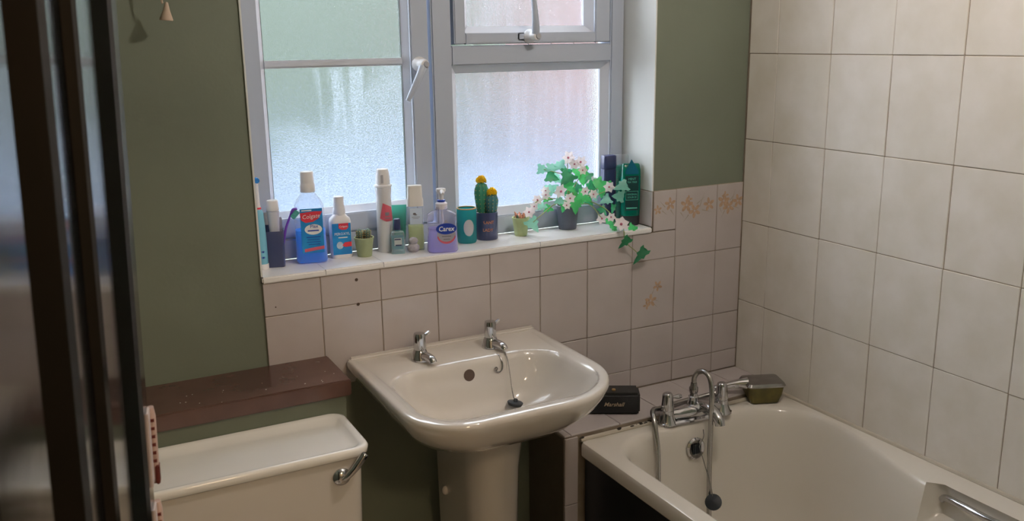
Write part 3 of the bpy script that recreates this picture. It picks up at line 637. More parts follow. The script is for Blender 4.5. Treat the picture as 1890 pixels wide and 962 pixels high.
# ------------------------------------------------------------ toilet cistern and boxed shelf
cis = empty('toilet_cistern', (-1.59, -0.166, 0), 'champagne toilet cistern with tray lid below the brown shelf', 'cistern')
tankx0, tankx1 = -0.250, 0.245
obj('tank', loft(bmesh.new(), [rrect(tankx0+.02, tankx1-.02, -0.195, -0.002, 0.03, 0.40), rrect(tankx0+.01, tankx1-.008, -0.202, -0.001, 0.03, 0.45), rrect(tankx0, tankx1, -0.205, -0.001, 0.028, 0.7355)]), M['ceramic'], cis, smooth=True)
lid = [rrect(tankx0-.004, tankx1+.006, -0.209, -0.0005, 0.030, 0.7362), rrect(tankx0-.008, tankx1+.013, -0.214, -0.0005, 0.033, 0.741), rrect(tankx0-.008, tankx1+.015, -0.2145, -0.0005, 0.034, 0.752), rrect(tankx0-.006, tankx1+.012, -0.212, -0.001, 0.034, 0.7575), rrect(tankx0, tankx1+.006, -0.206, -0.006, 0.030, 0.7585),
       rrect(tankx0+.008, tankx1-.004, -0.197, -0.014, 0.024, 0.7545), rrect(tankx0+.016, tankx1-.012, -0.189, -0.030, 0.020, 0.7475), rrect(tankx0+.03, tankx1-.025, -0.176, -0.044, 0.02, 0.7465)]
obj('lid', loft(bmesh.new(), lid), mat('brightened_cistern_lid', (0.92, 0.92, 0.90), 0.10, var=0.02, scale=3, coat=0.3), cis, smooth='all')  # lid paler than the tank: window light on top put into its colour
lev = obj('flush_lever', xf(lathe([(0.019, 0.0), (0.0195, 0.004), (0.016, 0.009), (0.008, 0.013), (0.0, 0.014)], 20), Matrix.Translation((0.192, -0.2055, 0.700)) @ Matrix.Rotation(math.pi/2, 4, 'X')), M['chrome'], cis, smooth=True)
obj('lever_arm', tube([(0.192, -0.219, 0.700), (0.200, -0.226, 0.708), (0.218, -0.230, 0.727), (0.236, -0.230, 0.747), (0.240, -0.230, 0.752)], [0.0055, 0.0075, 0.009, 0.0085, 0.006], 10, smooth=4), M['chrome'], lev, smooth=True)
obj('toilet_pan', loft(bmesh.new(), [circ(0.12, 0.0, 24, 1, 1.4, 0, -0.33), circ(0.10, 0.12, 24, 1, 1.5, 0, -0.33), circ(0.17, 0.33, 24, 1, 1.35, 0, -0.40), circ(0.185, 0.39, 24, 1, 1.3, 0, -0.41), circ(0.13, 0.39, 24, 1, 1.35, 0, -0.41), circ(0.09, 0.22, 24, 1, 1.2, 0, -0.40)]), M['ceramic'], cis, smooth=True)
boxing = tag(obj('boxed_pipework', bx(XL+0.001, -1.318, -0.164, 0.0015, 0.0, 0.799), M['green']), 'green painted boxing behind toilet cistern with dark brown shelf top', 'boxing')
sh_ = obj('shelf_top', bx(XL+0.001, -1.309, -0.186, 0.0015, 0.799, 0.838, bev=0.003), M['brown'], boxing)
bm = bmesh.new()
for k in range(16):
    x, y = random.uniform(-1.72, -1.33), random.uniform(-0.183, -0.10); ball(random.uniform(0.0006, 0.0014), 1.3, 1, 0.4, 1, (x, y, 0.8383), bm)
obj('paint_specks', bm, M['speck'], sh_)['kind'] = 'stuff'

# ------------------------------------------------------------ pull cord
pc = empty('light_pull_cord', (-1.6135, -0.052, 1.637), 'cream light pull cord with bell shaped end against green wall', 'pull cord')
obj('bell', xf(lathe([(0.0, 0.002), (0.013, 0.0), (0.0135, 0.002), (0.011, 0.009), (0.007, 0.020), (0.0045, 0.030), (0.003, 0.036), (0.0, 0.037)], 18, cap0=False, cap1=False), Matrix.Rotation(0.10, 4, 'Y')), M['cream_cord'], pc, smooth=True)
obj('cord', tube([(-0.0035, 0, 0.034), (-0.006, 0, 0.06), (-0.008, 0, 0.3), (-0.008, 0, 0.700)], 0.0022, 8, smooth=3), M['cream_cord'], pc, smooth=True)
obj('cord_mount', lathe([(0.03, 0.713), (0.03, 0.703), (0.022, 0.697)], 20, cx=-0.008), M['white_p'], pc, smooth=True)

# ------------------------------------------------------------ ceiling lamp (gives the warm light)
lamp = empty('ceiling_lamp', (-0.72, -1.05, ZC), 'warm bulb on a white ceiling rose over the bath side', 'lamp')
obj('rose', lathe([(0.045, 0), (0.045, -0.014), (0.02, -0.03), (0.018, -0.06)], 20), M['white_p'], lamp, smooth=True)
obj('bulb', ball(0.035, 1, 1, 1.15, 3, (0, 0, -0.098)), emit('warm_bulb', BULB_COLOR, BULB_STRENGTH), lamp, smooth=True)

hall_fill_light = empty('hall_fill_light', (-1.3, -2.75, ZC), 'unseen round fill light added in the hall behind the doorway', 'lamp')  # added out of view as soft fill for basin, pedestal and cistern fronts
obj('fill_rim', lathe([(0.21, 0), (0.21, -0.03), (0.20, -0.035)], 28), M['white_p'], hall_fill_light, smooth=True)
obj('diffuser', lathe([(0.195, -0.036), (0.16, -0.06), (0.0, -0.07)], 28), emit('hall_fill_emitter', HALL_FILL_COLOR, HALL_FILL_STRENGTH), hall_fill_light, smooth=True)

# ------------------------------------------------------------ door, open inwards on the left
DA = math.radians(79.7)
door = empty('door_1', (-1.9925, -1.890, 0.005), kind='structure', rz=DA)
door.rotation_euler = (Matrix.Rotation(0.034, 3, 'Y') @ Matrix.Rotation(DA, 3, 'Z')).to_euler()   # the old door hangs slightly out of plumb
DW, DH, DT = 0.765, 2.0, 0.038
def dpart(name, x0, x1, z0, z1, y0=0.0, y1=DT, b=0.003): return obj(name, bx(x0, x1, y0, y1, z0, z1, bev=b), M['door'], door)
dpart('stile', 0, 0.11, 0.01, DH); dpart('stile', DW-0.115, DW, 0.01, DH)
dpart('rail', 0.11, DW-0.115, DH-0.11, DH); dpart('rail', 0.11, DW-0.115, 0.01, 0.21); dpart('rail', 0.11, DW-0.115, 0.80, 0.95)
dpart('muntin', 0.335, 0.425, 0.21, 0.80); dpart('muntin', 0.335, 0.425, 0.95, DH-0.11)
def door_panel(x0, x1, z0, z1):
    bm = bmesh.new()
    def lp(d, y): return [Vector((x0+d, y, z0+d)), Vector((x1-d, y, z0+d)), Vector((x1-d, y, z1-d)), Vector((x0+d, y, z1-d))]
    prof = [(0, 0.0), (0.004, -0.006), (0.010, -0.008), (0.016, -0.005), (0.022, 0.004), (0.026, 0.010), (0.030, 0.012), (0.048, 0.006), (0.062, 0.0025), (0.064, 0.0015)]
    loft(bm, [lp(d, y) for d, y in prof], False, True)
    loft(bm, [lp(0, 0.0), lp(0, DT-0.002)], False, True)
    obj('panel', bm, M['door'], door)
for x0, x1 in ((0.11, 0.335), (0.425, DW-0.115)):
    door_panel(x0, x1, 0.95, DH-0.11); door_panel(x0, x1, 0.21, 0.80)
for zb in (1.140, 1.034):
    s = obj('edge_strip', loft(bmesh.new(), [rrect(DW-0.009, DW, -0.006, 0.000, 0.003, zb), rrect(DW-0.013, DW+0.001, -0.0075, 0.000, 0.0035, zb+0.008), rrect(DW-0.013, DW+0.001, -0.0075, 0.000, 0.0035, zb+0.074), rrect(DW-0.009, DW, -0.006, 0.000, 0.003, zb+0.084)]), M['pink'], door, smooth=True)
    s['label'] = 'pale pink notched strip on the door edge'
    bm = bmesh.new()
    for k in range(6): box(bm, DW-0.0142, DW-0.011, -0.0065, -0.003, zb+0.026+0.009*k, zb+0.029+0.009*k)
    obj('notches', bm, M['darkred'], s)
    obj('red_end', bx(DW-0.0145, DW-0.002, -0.0082, -0.004, zb+0.001, zb+0.022, bev=0.001), M['darkred'], s)
    obj('pale_backing', bx(DW-0.034, DW-0.0125, -0.003, 0.0, zb+0.006, zb+0.088, bev=0.001), M['paleplate'], s)

# ------------------------------------------------------------ things on the sill
SZ = 1.0562
def rr(hw, hd, r, z, k=5, m=2): return rrect(-hw, hw, -hd, hd, r, z, k, m)

# electric toothbrush
t = empty('electric_toothbrush', (-1.4300, 0.085, SZ), 'pale blue electric toothbrush standing at far left end of sill', 'toothbrush')
obj('body', lathe([(0.0125, 0), (0.0135, 0.004), (0.0135, 0.07), (0.0125, 0.11), (0.0105, 0.138), (0.007, 0.145)], 18), M['cyan'], t, smooth=True)
obj('base_ring', lathe([(0.0145, 0.0), (0.0145, 0.012), (0.0138, 0.013)], 18), M['white_p'], t, smooth=True)
obj('buttons', box(bx(-0.004, 0.004, -0.0150, -0.011, 0.026, 0.034, bev=0.002), -0.004, 0.004, -0.0150, -0.011, 0.040, 0.048, 0.002), M['blue_d'], t)
nk = obj('neck', lathe([(0.006, 0.1455), (0.0045, 0.16), (0.0038, 0.19), (0.004, 0.212)], 12), M['white_p'], t, smooth=True)
obj('colour_ring', lathe([(0.0068, 0.147), (0.0066, 0.151)], 12), M['red'], nk, smooth=True)
obj('brush_head', xf(lathe([(0.0065, -0.003), (0.007, 0.0), (0.0065, 0.010)], 14), Matrix.Translation((0, 0.001, 0.216)) @ Matrix.Rotation(math.pi/2, 4, 'X')), M['blue_b'], t, smooth=True)

# navy cup with its contents
t = empty('toothbrush_cup', (-1.394, 0.100, SZ), 'square navy cup holding toothpaste and a purple toothbrush', 'cup', rz=-0.25)
obj('cup_wall', loft(bmesh.new(), [rr(0.0205, 0.0205, 0.006, 0), rr(0.0215, 0.0215, 0.006, 0.002), rr(0.0235, 0.0235, 0.006, 0.088), rr(0.0228, 0.0228, 0.006, 0.0895), rr(0.021, 0.021, 0.005, 0.088), rr(0.0195, 0.0195, 0.005, 0.006)]), M['navy_cup'], t, smooth=True)
t = empty('toothpaste_tube', (-1.3935, 0.098, SZ+0.007), 'white toothpaste tube with cream cap standing upside down in navy cup', 'tube', rz=-0.2)
bm = bmesh.new(); loft(bm, [rr(0.013, 0.0012, 0.001, 0.0), rr(0.011, 0.006, 0.005, 0.05), rr(0.0135, 0.0115, 0.0113, 0.10), rr(0.015, 0.014, 0.0138, 0.126), rr(0.0155, 0.0145, 0.0142, 0.130)])
xf(bm, Matrix.Scale(1, 4)); obj('tube_body', bm, M['grey_p'] if False else mat('pearl_tube', (0.62, 0.64, 0.72), 0.35, var=0.05), t, smooth=True)
obj('cap', lathe([(0.0135, 0.1305), (0.0150, 0.133), (0.0140, 0.154), (0.0125, 0.156)], 20), M['white_p'], t, smooth=True)
t = empty('slim_bottle', (-1.4075, 0.1045, SZ+0.007), 'slim dark navy bottle with grey cap in the navy cup', 'bottle')
obj('bottle_body', lathe([(0.0075, 0), (0.008, 0.09), (0.0085, 0.097)], 16), M['navy'], t, smooth=True)
obj('cap', lathe([(0.0088, 0.0975), (0.0085, 0.102), (0.0075, 0.125), (0.006, 0.127)], 16), M['grey_p'], t, smooth=True)
t = empty('small_grey_tube', (-1.3775, 0.107, SZ+0.007), 'short silvery tube at right side of the navy cup', 'tube')
obj('tube_body', loft(bmesh.new(), [rr(0.006, 0.005, 0.004, 0), rr(0.007, 0.0055, 0.005, 0.105), rr(0.005, 0.004, 0.003, 0.112)]), mat('silvery_tube', (0.36, 0.37, 0.42), 0.3, 0.3, var=0.1), t, smooth=True)
t = empty('manual_toothbrush', (-1.3835, 0.090, SZ+0.010), 'purple toothbrush with teal bristles leaning in navy cup', 'toothbrush', rz=-0.25)
obj('handle', tube([(-0.002, 0, 0), (0.008, -0.002, 0.05), (0.017, -0.004, 0.085), (0.028, -0.005, 0.112), (0.036, -0.006, 0.128), (0.046, -0.006, 0.131)], [0.0034, 0.0036, 0.003, 0.0026, 0.004, 0.003], 8, smooth=4), M['purple'], t, smooth=True)
bm = bmesh.new(); box(bm, -0.011, 0.011, -0.0045, 0.0045, -0.0065, 0.0065, 0.0015, 1); xf(bm, Matrix.Translation((0.040, -0.0066, 0.117)) @ Matrix.Rotation(math.radians(-48), 4, 'Y'))
obj('bristles', bm, M['teal_b'], t)

# blue mouthwash
t = empty('mouthwash_bottle', (-1.305, 0.097, SZ), 'large clear bottle of bright blue mouthwash with white cap', 'bottle', rz=-0.20)
def mw(hw, hd, z): return rr(hw, hd, min(hw, hd)*0.62, z, 6, 2)
obj('shell', loft(bmesh.new(), [mw(0.036, 0.023, 0.0), mw(0.0385, 0.0255, 0.004), mw(0.0375, 0.0248, 0.03), mw(0.0365, 0.024, 0.075), mw(0.0365, 0.024, 0.128), mw(0.0355, 0.0235, 0.142), mw(0.030, 0.021, 0.155), mw(0.021, 0.018, 0.167), mw(0.0165, 0.0160, 0.174), mw(0.0150, 0.0150, 0.180)]), M['clear'], t, smooth=True)
obj('liquid', loft(bmesh.new(), [mw(0.035, 0.022, 0.002), mw(0.0375, 0.0246, 0.006), mw(0.0366, 0.0239, 0.03), mw(0.0357, 0.0232, 0.075), mw(0.0357, 0.0232, 0.082)]), M['mouthwash'], t, smooth=True)
cp = obj('cap', lathe([(0.0175, 0.176), (0.0185, 0.178), (0.0180, 0.194), (0.0165, 0.197), (0.0165, 0.200), (0.0158, 0.223), (0.0148, 0.226), (0.0, 0.2262)], 24, cap1=False), M['white_p'], t, smooth=True)
lb = obj('label', bx(-0.024, 0.030, -0.0252, -0.0246, 0.027, 0.138, bev=0.0002, seg=1), M['blue_l'], t)
obj('red_banner', poly_patch([(-0.024, 0.128), (-0.022, 0.110), (-0.012, 0.1035), (0.006, 0.105), (0.020, 0.113), (0.0295, 0.130), (0.010, 0.131)], -0.0256), M['red'], lb)
obj('white_glow', poly_patch(ell(0.006, 0.086, 0.021, 0.013), -0.0255), M['white_l'], lb)
text('brand_lettering', 'Colgate', 0.0145, M['white_l'], lb, (0.002, -0.0259, 0.1185), (math.pi/2, -0.06, 0), shear=0.15, sx=0.95)
text('name_lettering', 'Plax', 0.012, M['blue_d'], lb, (0.008, -0.0259, 0.0935))
obj('small_print', bx(-0.008, 0.019, -0.0259, -0.0256, 0.0815, 0.0845), M['blue_d'], lb)
obj('small_print', box(box(box(bx(-0.012, 0.022, -0.0256, -0.0253, 0.066, 0.068), -0.010, 0.020, -0.0256, -0.0253, 0.060, 0.0615), -0.012, 0.022, -0.0256, -0.0253, 0.054, 0.0555), -0.008, 0.020, -0.0256, -0.0253, 0.048, 0.0495), M['blue_d'], lb)
obj('red_strip', poly_patch([(-0.018, 0.030), (0.030, 0.036), (0.030, 0.044), (-0.018, 0.038)], -0.0256), M['pinklab'], lb)
obj('top_print', bx(-0.020, 0.004, -0.0256, -0.0253, 0.1325, 0.1350), M['white_l'], lb)

# white peroxyl bottle
t = empty('mouth_rinse_bottle', (-1.226, 0.108, SZ), 'white mouth rinse bottle with blue label and ribbed white cap', 'bottle', rz=-0.12)
def pw(hw, hd, z): return rr(hw, hd, min(hw, hd)*0.7, z, 6, 2)
obj('shell', loft(bmesh.new(), [pw(0.025, 0.018, 0), pw(0.0268, 0.0195, 0.004), pw(0.0268, 0.0195, 0.092), pw(0.025, 0.0185, 0.100), pw(0.0165, 0.015, 0.108), pw(0.014, 0.014, 0.112)]), M['white_p'], t, smooth=True)
obj('cap', lathe([(0.0155, 0.109), (0.0155, 0.124), (0.0140, 0.126), (0.0140, 0.134), (0.0132, 0.136), (0.0132, 0.153), (0.012, 0.1555), (0.0, 0.156)], 24, cap1=False), M['grey_p'] if False else mat('greyish_white_cap', (0.70, 0.71, 0.75), 0.35, var=0.03), t, smooth=True)  # cap in one even off-white, a little greyer than the bottle
lb = obj('label', bx(-0.0235, 0.0235, -0.0201, -0.0196, 0.010, 0.090, bev=0.0002, seg=1), M['blue_l'], t)
obj('red_tab', poly_patch([(-0.007, 0.090), (-0.007, 0.078), (0.000, 0.0735), (0.012, 0.0735), (0.0175, 0.079), (0.0175, 0.090)], -0.0205), M['red'], lb)
text('tab_lettering', 'Colgate', 0.0065, M['white_l'], lb, (0.005, -0.0208, 0.082))
text('name_lettering', 'PEROXYL', 0.0092, M['white_l'], lb, (0.001, -0.0206, 0.063))
obj('small_print', bx(-0.009, 0.014, -0.0205, -0.0202, 0.0525, 0.0550), M['white_l'], lb)
obj('round_badge', poly_patch(ell(-0.006, 0.034, 0.0085, 0.0095), -0.0205), mat('pale_badge', (0.55, 0.72, 0.85), 0.4, var=0.2, scale=120), lb)
obj('red_arrow', poly_patch([(0.000, 0.034), (0.006, 0.041), (0.0235, 0.042), (0.0235, 0.030), (0.006, 0.029)], -0.0207), M['red'], lb)

# sage pot with two stubby cacti
def cactus_blob(name, parent, x, y, z, r, h, m, tilt=0.0, ribs=8, nspine=0, spine_m=None, sub=16):
    L = []
    for i in range(10):
        f = i/9; rad = r*(0.62+0.38*math.sin(min(1, f*1.35)*math.pi/2)) if f < 0.62 else r*math.sqrt(max(0.0, 1-((f-0.62)/0.38)**2))
        rad = max(rad, r*0.06)
        L.append([Vector((rad*(1+0.10*math.cos(ribs*a))*math.cos(a), rad*(1+0.10*math.cos(ribs*a))*math.sin(a), h*f)) for a in [2*math.pi*k/(ribs*4) for k in range(ribs*4)]])
    bm = loft(bmesh.new(), L); mt = Matrix.Translation((x, y, z)) @ Matrix.Rotation(tilt, 4, 'Y'); xf(bm, mt)
    o = obj(name, bm, m, parent, smooth='all')
    if nspine:
        sb = bmesh.new()
        for k in range(ribs):
            a = 2*math.pi*k/ribs
            for q in range(1, nspine+1):
                f = q/(nspine+1)
                rad = r*(0.62+0.38*math.sin(min(1, f*1.35)*math.pi/2)) if f < 0.62 else r*math.sqrt(max(0.0, 1-((f-0.62)/0.38)**2))
                p = Vector((rad*1.10*math.cos(a), rad*1.10*math.sin(a), h*f)); ball(0.0011, 1, 1, 1.3, 1, p, sb)
        xf(sb, mt); obj('spines', sb, spine_m or M['spine'], o)['kind'] = 'stuff'
    return o
def pot(name, loc, rb, rt, h, m, label, cat='plant pot', group=None):
    t = empty(name, loc, label, cat, group)
    obj('pot', lathe([(rb*0.97, 0), (rb, 0.002), (rt*0.985, h*0.90), (rt*1.03, h*0.905), (rt*1.05, h*0.985), (rt*1.01, h), (rt*0.92, h*0.985), (rt*0.90, h*0.86)], 28), m, t, smooth=True)
    so = obj('soil', lathe([(rt*0.88, h*0.855), (rt*0.5, h*0.885), (0, h*0.89)], 18, cap0=False, cap1=False), M['soil'], t, smooth=True)
    return t
t = pot('potted_cactus', (-1.172, 0.086, SZ), 0.0185, 0.0245, 0.050, M['pot_green'], 'sage green pot of stubby grey green cacti beside white rinse bottle', 'potted plant')
cactus_blob('cactus_stem', t, -0.010, 0.000, 0.042, 0.0085, 0.030, M['succ'], -0.05, 7, 4)
cactus_blob('cactus_stem', t, 0.008, -0.004, 0.042, 0.0085, 0.030, M['succ'], 0.06, 7, 4)
cactus_blob('cactus_stem', t, 0.002, 0.009, 0.042, 0.007, 0.026, M['succ'], 0.0, 7, 4)

# deodorant can
t = empty('deodorant_can', (-1.106, 0.110, SZ), 'tall white aerosol can with pink angular label and domed cap', 'aerosol', rz=-0.42)
obj('can', lathe([(0.0185, 0), (0.0200, 0.003), (0.0205, 0.06), (0.0195, 0.12), (0.0190, 0.145), (0.0205, 0.158), (0.0210, 0.166), (0.020, 0.169)], 28), mat('white_can', (0.68, 0.69, 0.72), 0.3, var=0.04), t, smooth=True)
cp = obj('cap', lathe([(0.0205, 0.1692), (0.0225, 0.171), (0.0225, 0.1745), (0.0185, 0.1765), (0.0178, 0.196), (0.0160, 0.210), (0.0140, 0.2155), (0.0, 0.2165)], 28, cap1=False), M['white_p'], t, smooth=True)
obj('spray_button', bx(-0.006, 0.006, -0.019, -0.012, 0.178, 0.205, bev=0.003), mat('grey_button', (0.45, 0.45, 0.5), 0.4, var=0.05), cp, smooth=True)
lb = obj('pink_label', poly_patch([(-0.010, 0.090), (-0.001, 0.130), (0.024, 0.118), (0.030, 0.092), (0.028, 0.082), (0.006, 0.082)], -0.0208, bend=0.0208), M['pinklab'], t)
obj('bold_print', poly_patch([(0.004, 0.097), (0.015, 0.097), (0.015, 0.106), (0.004, 0.106)], -0.0212, bend=0.0212), M['grey_l'], lb)
obj('small_print', bx(0.003, 0.016, -0.0222, -0.0200, 0.0905, 0.0925), M['grey_l'], lb)

# teal tube behind
t = empty('teal_tube', (-1.0585, 0.128, SZ), 'soft teal green tube standing behind the white aerosol can', 'tube', rz=-0.3)
obj('tube_body', loft(bmesh.new(), [rr(0.0125, 0.0125, 0.0122, 0.022), rr(0.0145, 0.0125, 0.012, 0.030), rr(0.0175, 0.007, 0.006, 0.075), rr(0.0195, 0.0012, 0.001, 0.115)]), M['teal_tube'], t, smooth=True)
obj('cap', lathe([(0.0125, 0), (0.013, 0.002), (0.0122, 0.0215)], 20), M['white_p'], t, smooth=True)

# small serum bottle
t = empty('serum_bottle', (-1.086, 0.073, SZ), 'small square pale blue glass bottle with dark blue cap', 'bottle', rz=-0.3)
def sq(h, z, r=0.005): return rr(h, h*0.8, r, z)
obj('shell', loft(bmesh.new(), [sq(0.0165, 0), sq(0.0172, 0.002), sq(0.0172, 0.050), sq(0.015, 0.056), sq(0.008, 0.058, 0.006), sq(0.0075, 0.062, 0.006)]), M['clear_blue'], t, smooth=True)
obj('liquid', loft(bmesh.new(), [sq(0.015, 0.012, 0.004), sq(0.0157, 0.014, 0.004), sq(0.0157, 0.044, 0.004)]), M['serum'], t, smooth=True)
obj('cap', lathe([(0.0085, 0.0615), (0.009, 0.063), (0.0082, 0.088), (0.007, 0.090)], 16), M['navy'], t, smooth=True)
lb = obj('label', bx(-0.0095, 0.0095, -0.0146, -0.0140, 0.022, 0.042, bev=0.0002, seg=1), mat('pale_label', (0.50, 0.56, 0.56), 0.5, var=0.1), t)
obj('small_print', box(bx(-0.009, 0.007, -0.0150, -0.0147, 0.037, 0.040), -0.007, 0.009, -0.0150, -0.0147, 0.022, 0.025), M['navy'], lb)

# tall cleanser bottle
t = empty('cleanser_bottle', (-1.030, 0.085, SZ), 'clear bottle of pale yellow liquid with tall white cap', 'bottle', rz=-0.25)
def cb(h, z, d=0.62): return rr(h, h*d, h*d*0.55, z)
obj('shell', loft(bmesh.new(), [cb(0.0195, 0), cb(0.0205, 0.003), cb(0.0205, 0.112), cb(0.0200, 0.116)]), M['clear'], t, smooth=True)
obj('liquid', loft(bmesh.new(), [cb(0.0185, 0.003), cb(0.0192, 0.006), cb(0.0192, 0.066)]), M['oil'], t, smooth=True)
obj('back_label', bx(-0.016, 0.016, -0.0134, -0.0130, 0.070, 0.112, bev=0.0001, seg=1), mat('pale_blue_label', (0.60, 0.72, 0.85), 0.45, var=0.04), t)
obj('cap', loft(bmesh.new(), [cb(0.0208, 0.1165), cb(0.0208, 0.132), cb(0.0190, 0.140), cb(0.0185, 0.162), cb(0.0180, 0.170)]), mat('warm_white_cap', (0.80, 0.79, 0.76), 0.35, var=0.03), t, smooth=True)
lg = obj('logo', poly_patch(ell(-0.004, 0.0975, 0.0042, 0.003, 12), -0.0138), M['grey_l'], t)
obj('logo_wave', poly_patch(ell(-0.001, 0.0948, 0.0042, 0.0014, 12), -0.0138), M['grey_l'], t)
obj('small_print', box(bx(-0.011, 0.010, -0.0138, -0.0135, 0.0885, 0.0895), -0.009, 0.006, -0.0138, -0.0135, 0.0848, 0.0856), M['grey_l'], t)

# stone ornament
t = empty('stone_ornament', (-1.048, 0.062, SZ), 'small lumpy grey white stone ornament before the clear cleanser bottle', 'ornament')
bm = bmesh.new(); bmesh.ops.create_icosphere(bm, subdivisions=3, radius=1.0)
for v in bm.verts:
    d = v.co.normalized(); k = 1+0.18*noise.noise(d*3+Vector((5, 1, 2))); v.co = Vector((d.x*0.0165*k, d.y*0.012*k, max(-0.0118, d.z*0.0125*k)+0.0118))
obj('lower_stone', bm, M['stone'], t, smooth='all')
bm = bmesh.new(); bmesh.ops.create_icosphere(bm, subdivisions=3, radius=1.0)
for v in bm.verts:
    d = v.co.normalized(); k = 1+0.22*noise.noise(d*3+Vector((1, 7, 2))); v.co = Vector((d.x*0.0125*k, d.y*0.010*k, d.z*0.0095*k+0.0295))
obj('upper_stone', bm, M['stone'], t, smooth='all')

# hand soap
t = empty('soap_dispenser', (-0.978, 0.034, SZ), 'clear lavender pump bottle of hand soap with blue oval label', 'soap dispenser', rz=-0.28)
def so(hw, hd, z): return rr(hw, hd, hd*0.75, z, 6, 2)
obj('shell', loft(bmesh.new(), [so(0.037, 0.022, 0), so(0.040, 0.0245, 0.004), so(0.0385, 0.0235, 0.03), so(0.0365, 0.022, 0.065), so(0.0385, 0.022, 0.088), so(0.037, 0.020, 0.098), so(0.026, 0.017, 0.105), so(0.0155, 0.0145, 0.108), so(0.0145, 0.014, 0.118)]), M['clear_lav'], t, smooth=True)
obj('liquid', loft(bmesh.new(), [so(0.0365, 0.0215, 0.002), so(0.039, 0.0235, 0.005), so(0.0375, 0.0225, 0.03), so(0.0360, 0.0212, 0.058), so(0.0357, 0.021, 0.062)]), M['soap'], t, smooth=True)
pm_ = obj('pump_collar', lathe([(0.0155, 0.112), (0.0155, 0.126), (0.0125, 0.1285), (0.009, 0.130)], 20), mat('pale_lilac_collar', (0.72, 0.71, 0.80), 0.35, var=0.04), t, smooth=True)
obj('collar_ring', lathe([(0.0095, 0.1295), (0.0105, 0.131), (0.0105, 0.1345), (0.009, 0.1355)], 20), M['blue_d'], pm_, smooth=True)
obj('pump', lathe([(0.0065, 0.1355), (0.0065, 0.148), (0.0095, 0.154), (0.0125, 0.158), (0.0125, 0.1635), (0.0105, 0.1645)], 20), M['white_p'], t, smooth=True)
obj('pump_spout', tube([(0.0, -0.004, 0.158), (0.001, -0.020, 0.158), (0.001, -0.030, 0.1545)], [0.0055, 0.005, 0.0042], 10, smooth=3), M['white_p'], t, smooth=True)
obj('dip_tube', tube([(0, 0, 0.118), (0.004, 0, 0.06), (0.010, 0, 0.01)], 0.0028, 8), M['white_p'], t, smooth=True)
lb = obj('label', poly_patch([(-0.005, 0.068), (0.008, 0.088), (0.021, 0.068)]+[(0.008+0.0245*math.cos(a), 0.046+0.0225*math.sin(a)) for a in [math.radians(20-220*i/20) for i in range(21)]], -0.0238), mat('grey_lilac_label', (0.40, 0.40, 0.48), 0.4, var=0.05), t)
obj('pink_rim', poly_patch([(0.008+0.0240*math.cos(a), 0.046+0.0225*math.sin(a)) for a in [math.radians(-10-160*i/16) for i in range(17)]]+[(0.008+0.0215*math.cos(a), 0.048+0.0190*math.sin(a)) for a in [math.radians(-170+160*i/16) for i in range(17)]], -0.0242), M['pinklab'], lb)
obj('blue_oval', poly_patch(ell(0.008, 0.063, 0.0265, 0.0145), -0.0244), M['blue_d'], lb)
text('brand_lettering', 'Carex', 0.0175, M['white_l'], lb, (0.008, -0.0248, 0.0625), shear=0.1, bold=0.0003, sx=0.92)
obj('small_print', box(bx(-0.004, 0.020, -0.0246, -0.0242, 0.042, 0.0445), 0.000, 0.017, -0.0246, -0.0242, 0.0345, 0.037), M['grey_l'], lb)

# teal candle
t = empty('candle_glass', (-0.878, 0.098, SZ), 'teal glass candle jar with pale oval label beside the navy pot', 'candle', rz=-0.22)
obj('glass', lathe([(0.0235, 0), (0.0255, 0.003), (0.0262, 0.010), (0.0265, 0.093), (0.0258, 0.0945), (0.0240, 0.093), (0.0238, 0.012), (0.0, 0.010)], 32, cap1=False), M['teal_glass'], t, smooth=True)
obj('gold_rim', lathe([(0.0268, 0.0925), (0.0268, 0.0952), (0.0238, 0.0952), (0.0238, 0.0925)], 32, cap0=False, cap1=False), M['gold'], t, smooth=True)
obj('wax', lathe([(0.0232, 0.0125), (0.0232, 0.070), (0.0, 0.069)], 24, cap1=False), mat('teal_wax', (0.03, 0.30, 0.30), 0.5, var=0.1), t, smooth=True)
obj('oval_label', poly_patch(ell(0.0, 0.044, 0.0145, 0.0225, 28), -0.0268, bend=0.0268), mat('pale_grey_label', (0.50, 0.52, 0.56), 0.45, var=0.06), t)

# plant lady mug with artificial cacti
t = empty('cactus_planter', (-0.812, 0.110, SZ), 'navy pot lettered PLANT LADY holding two yellow flowered cacti', 'potted plant', rz=-0.43)
obj('pot', lathe([(0.028, 0), (0.0295, 0.002), (0.0305, 0.070), (0.0302, 0.0755), (0.0285, 0.076), (0.0280, 0.066)], 32), M['navy_cup'], t, smooth=True)
obj('soil', lathe([(0.0278, 0.0655), (0.015, 0.067), (0, 0.067)], 20, cap0=False, cap1=False), M['soil'], t, smooth=True)
text('name_lettering', 'PLANT', 0.0115, M['copper'], t, (0.002, -0.0306, 0.050), bend=0.0306, bold=0.0002)
text('name_lettering', 'LADY', 0.0115, M['copper'], t, (0.002, -0.0306, 0.029), bend=0.0306, bold=0.0002)
c1 = cactus_blob('cactus_stem', t, -0.0105, 0.006, 0.062, 0.0185, 0.098, M['cact'], -0.03, 10, 7)
c2 = cactus_blob('cactus_stem', t, 0.0120, -0.007, 0.062, 0.0165, 0.068, M['cact2'], 0.05, 9, 6)
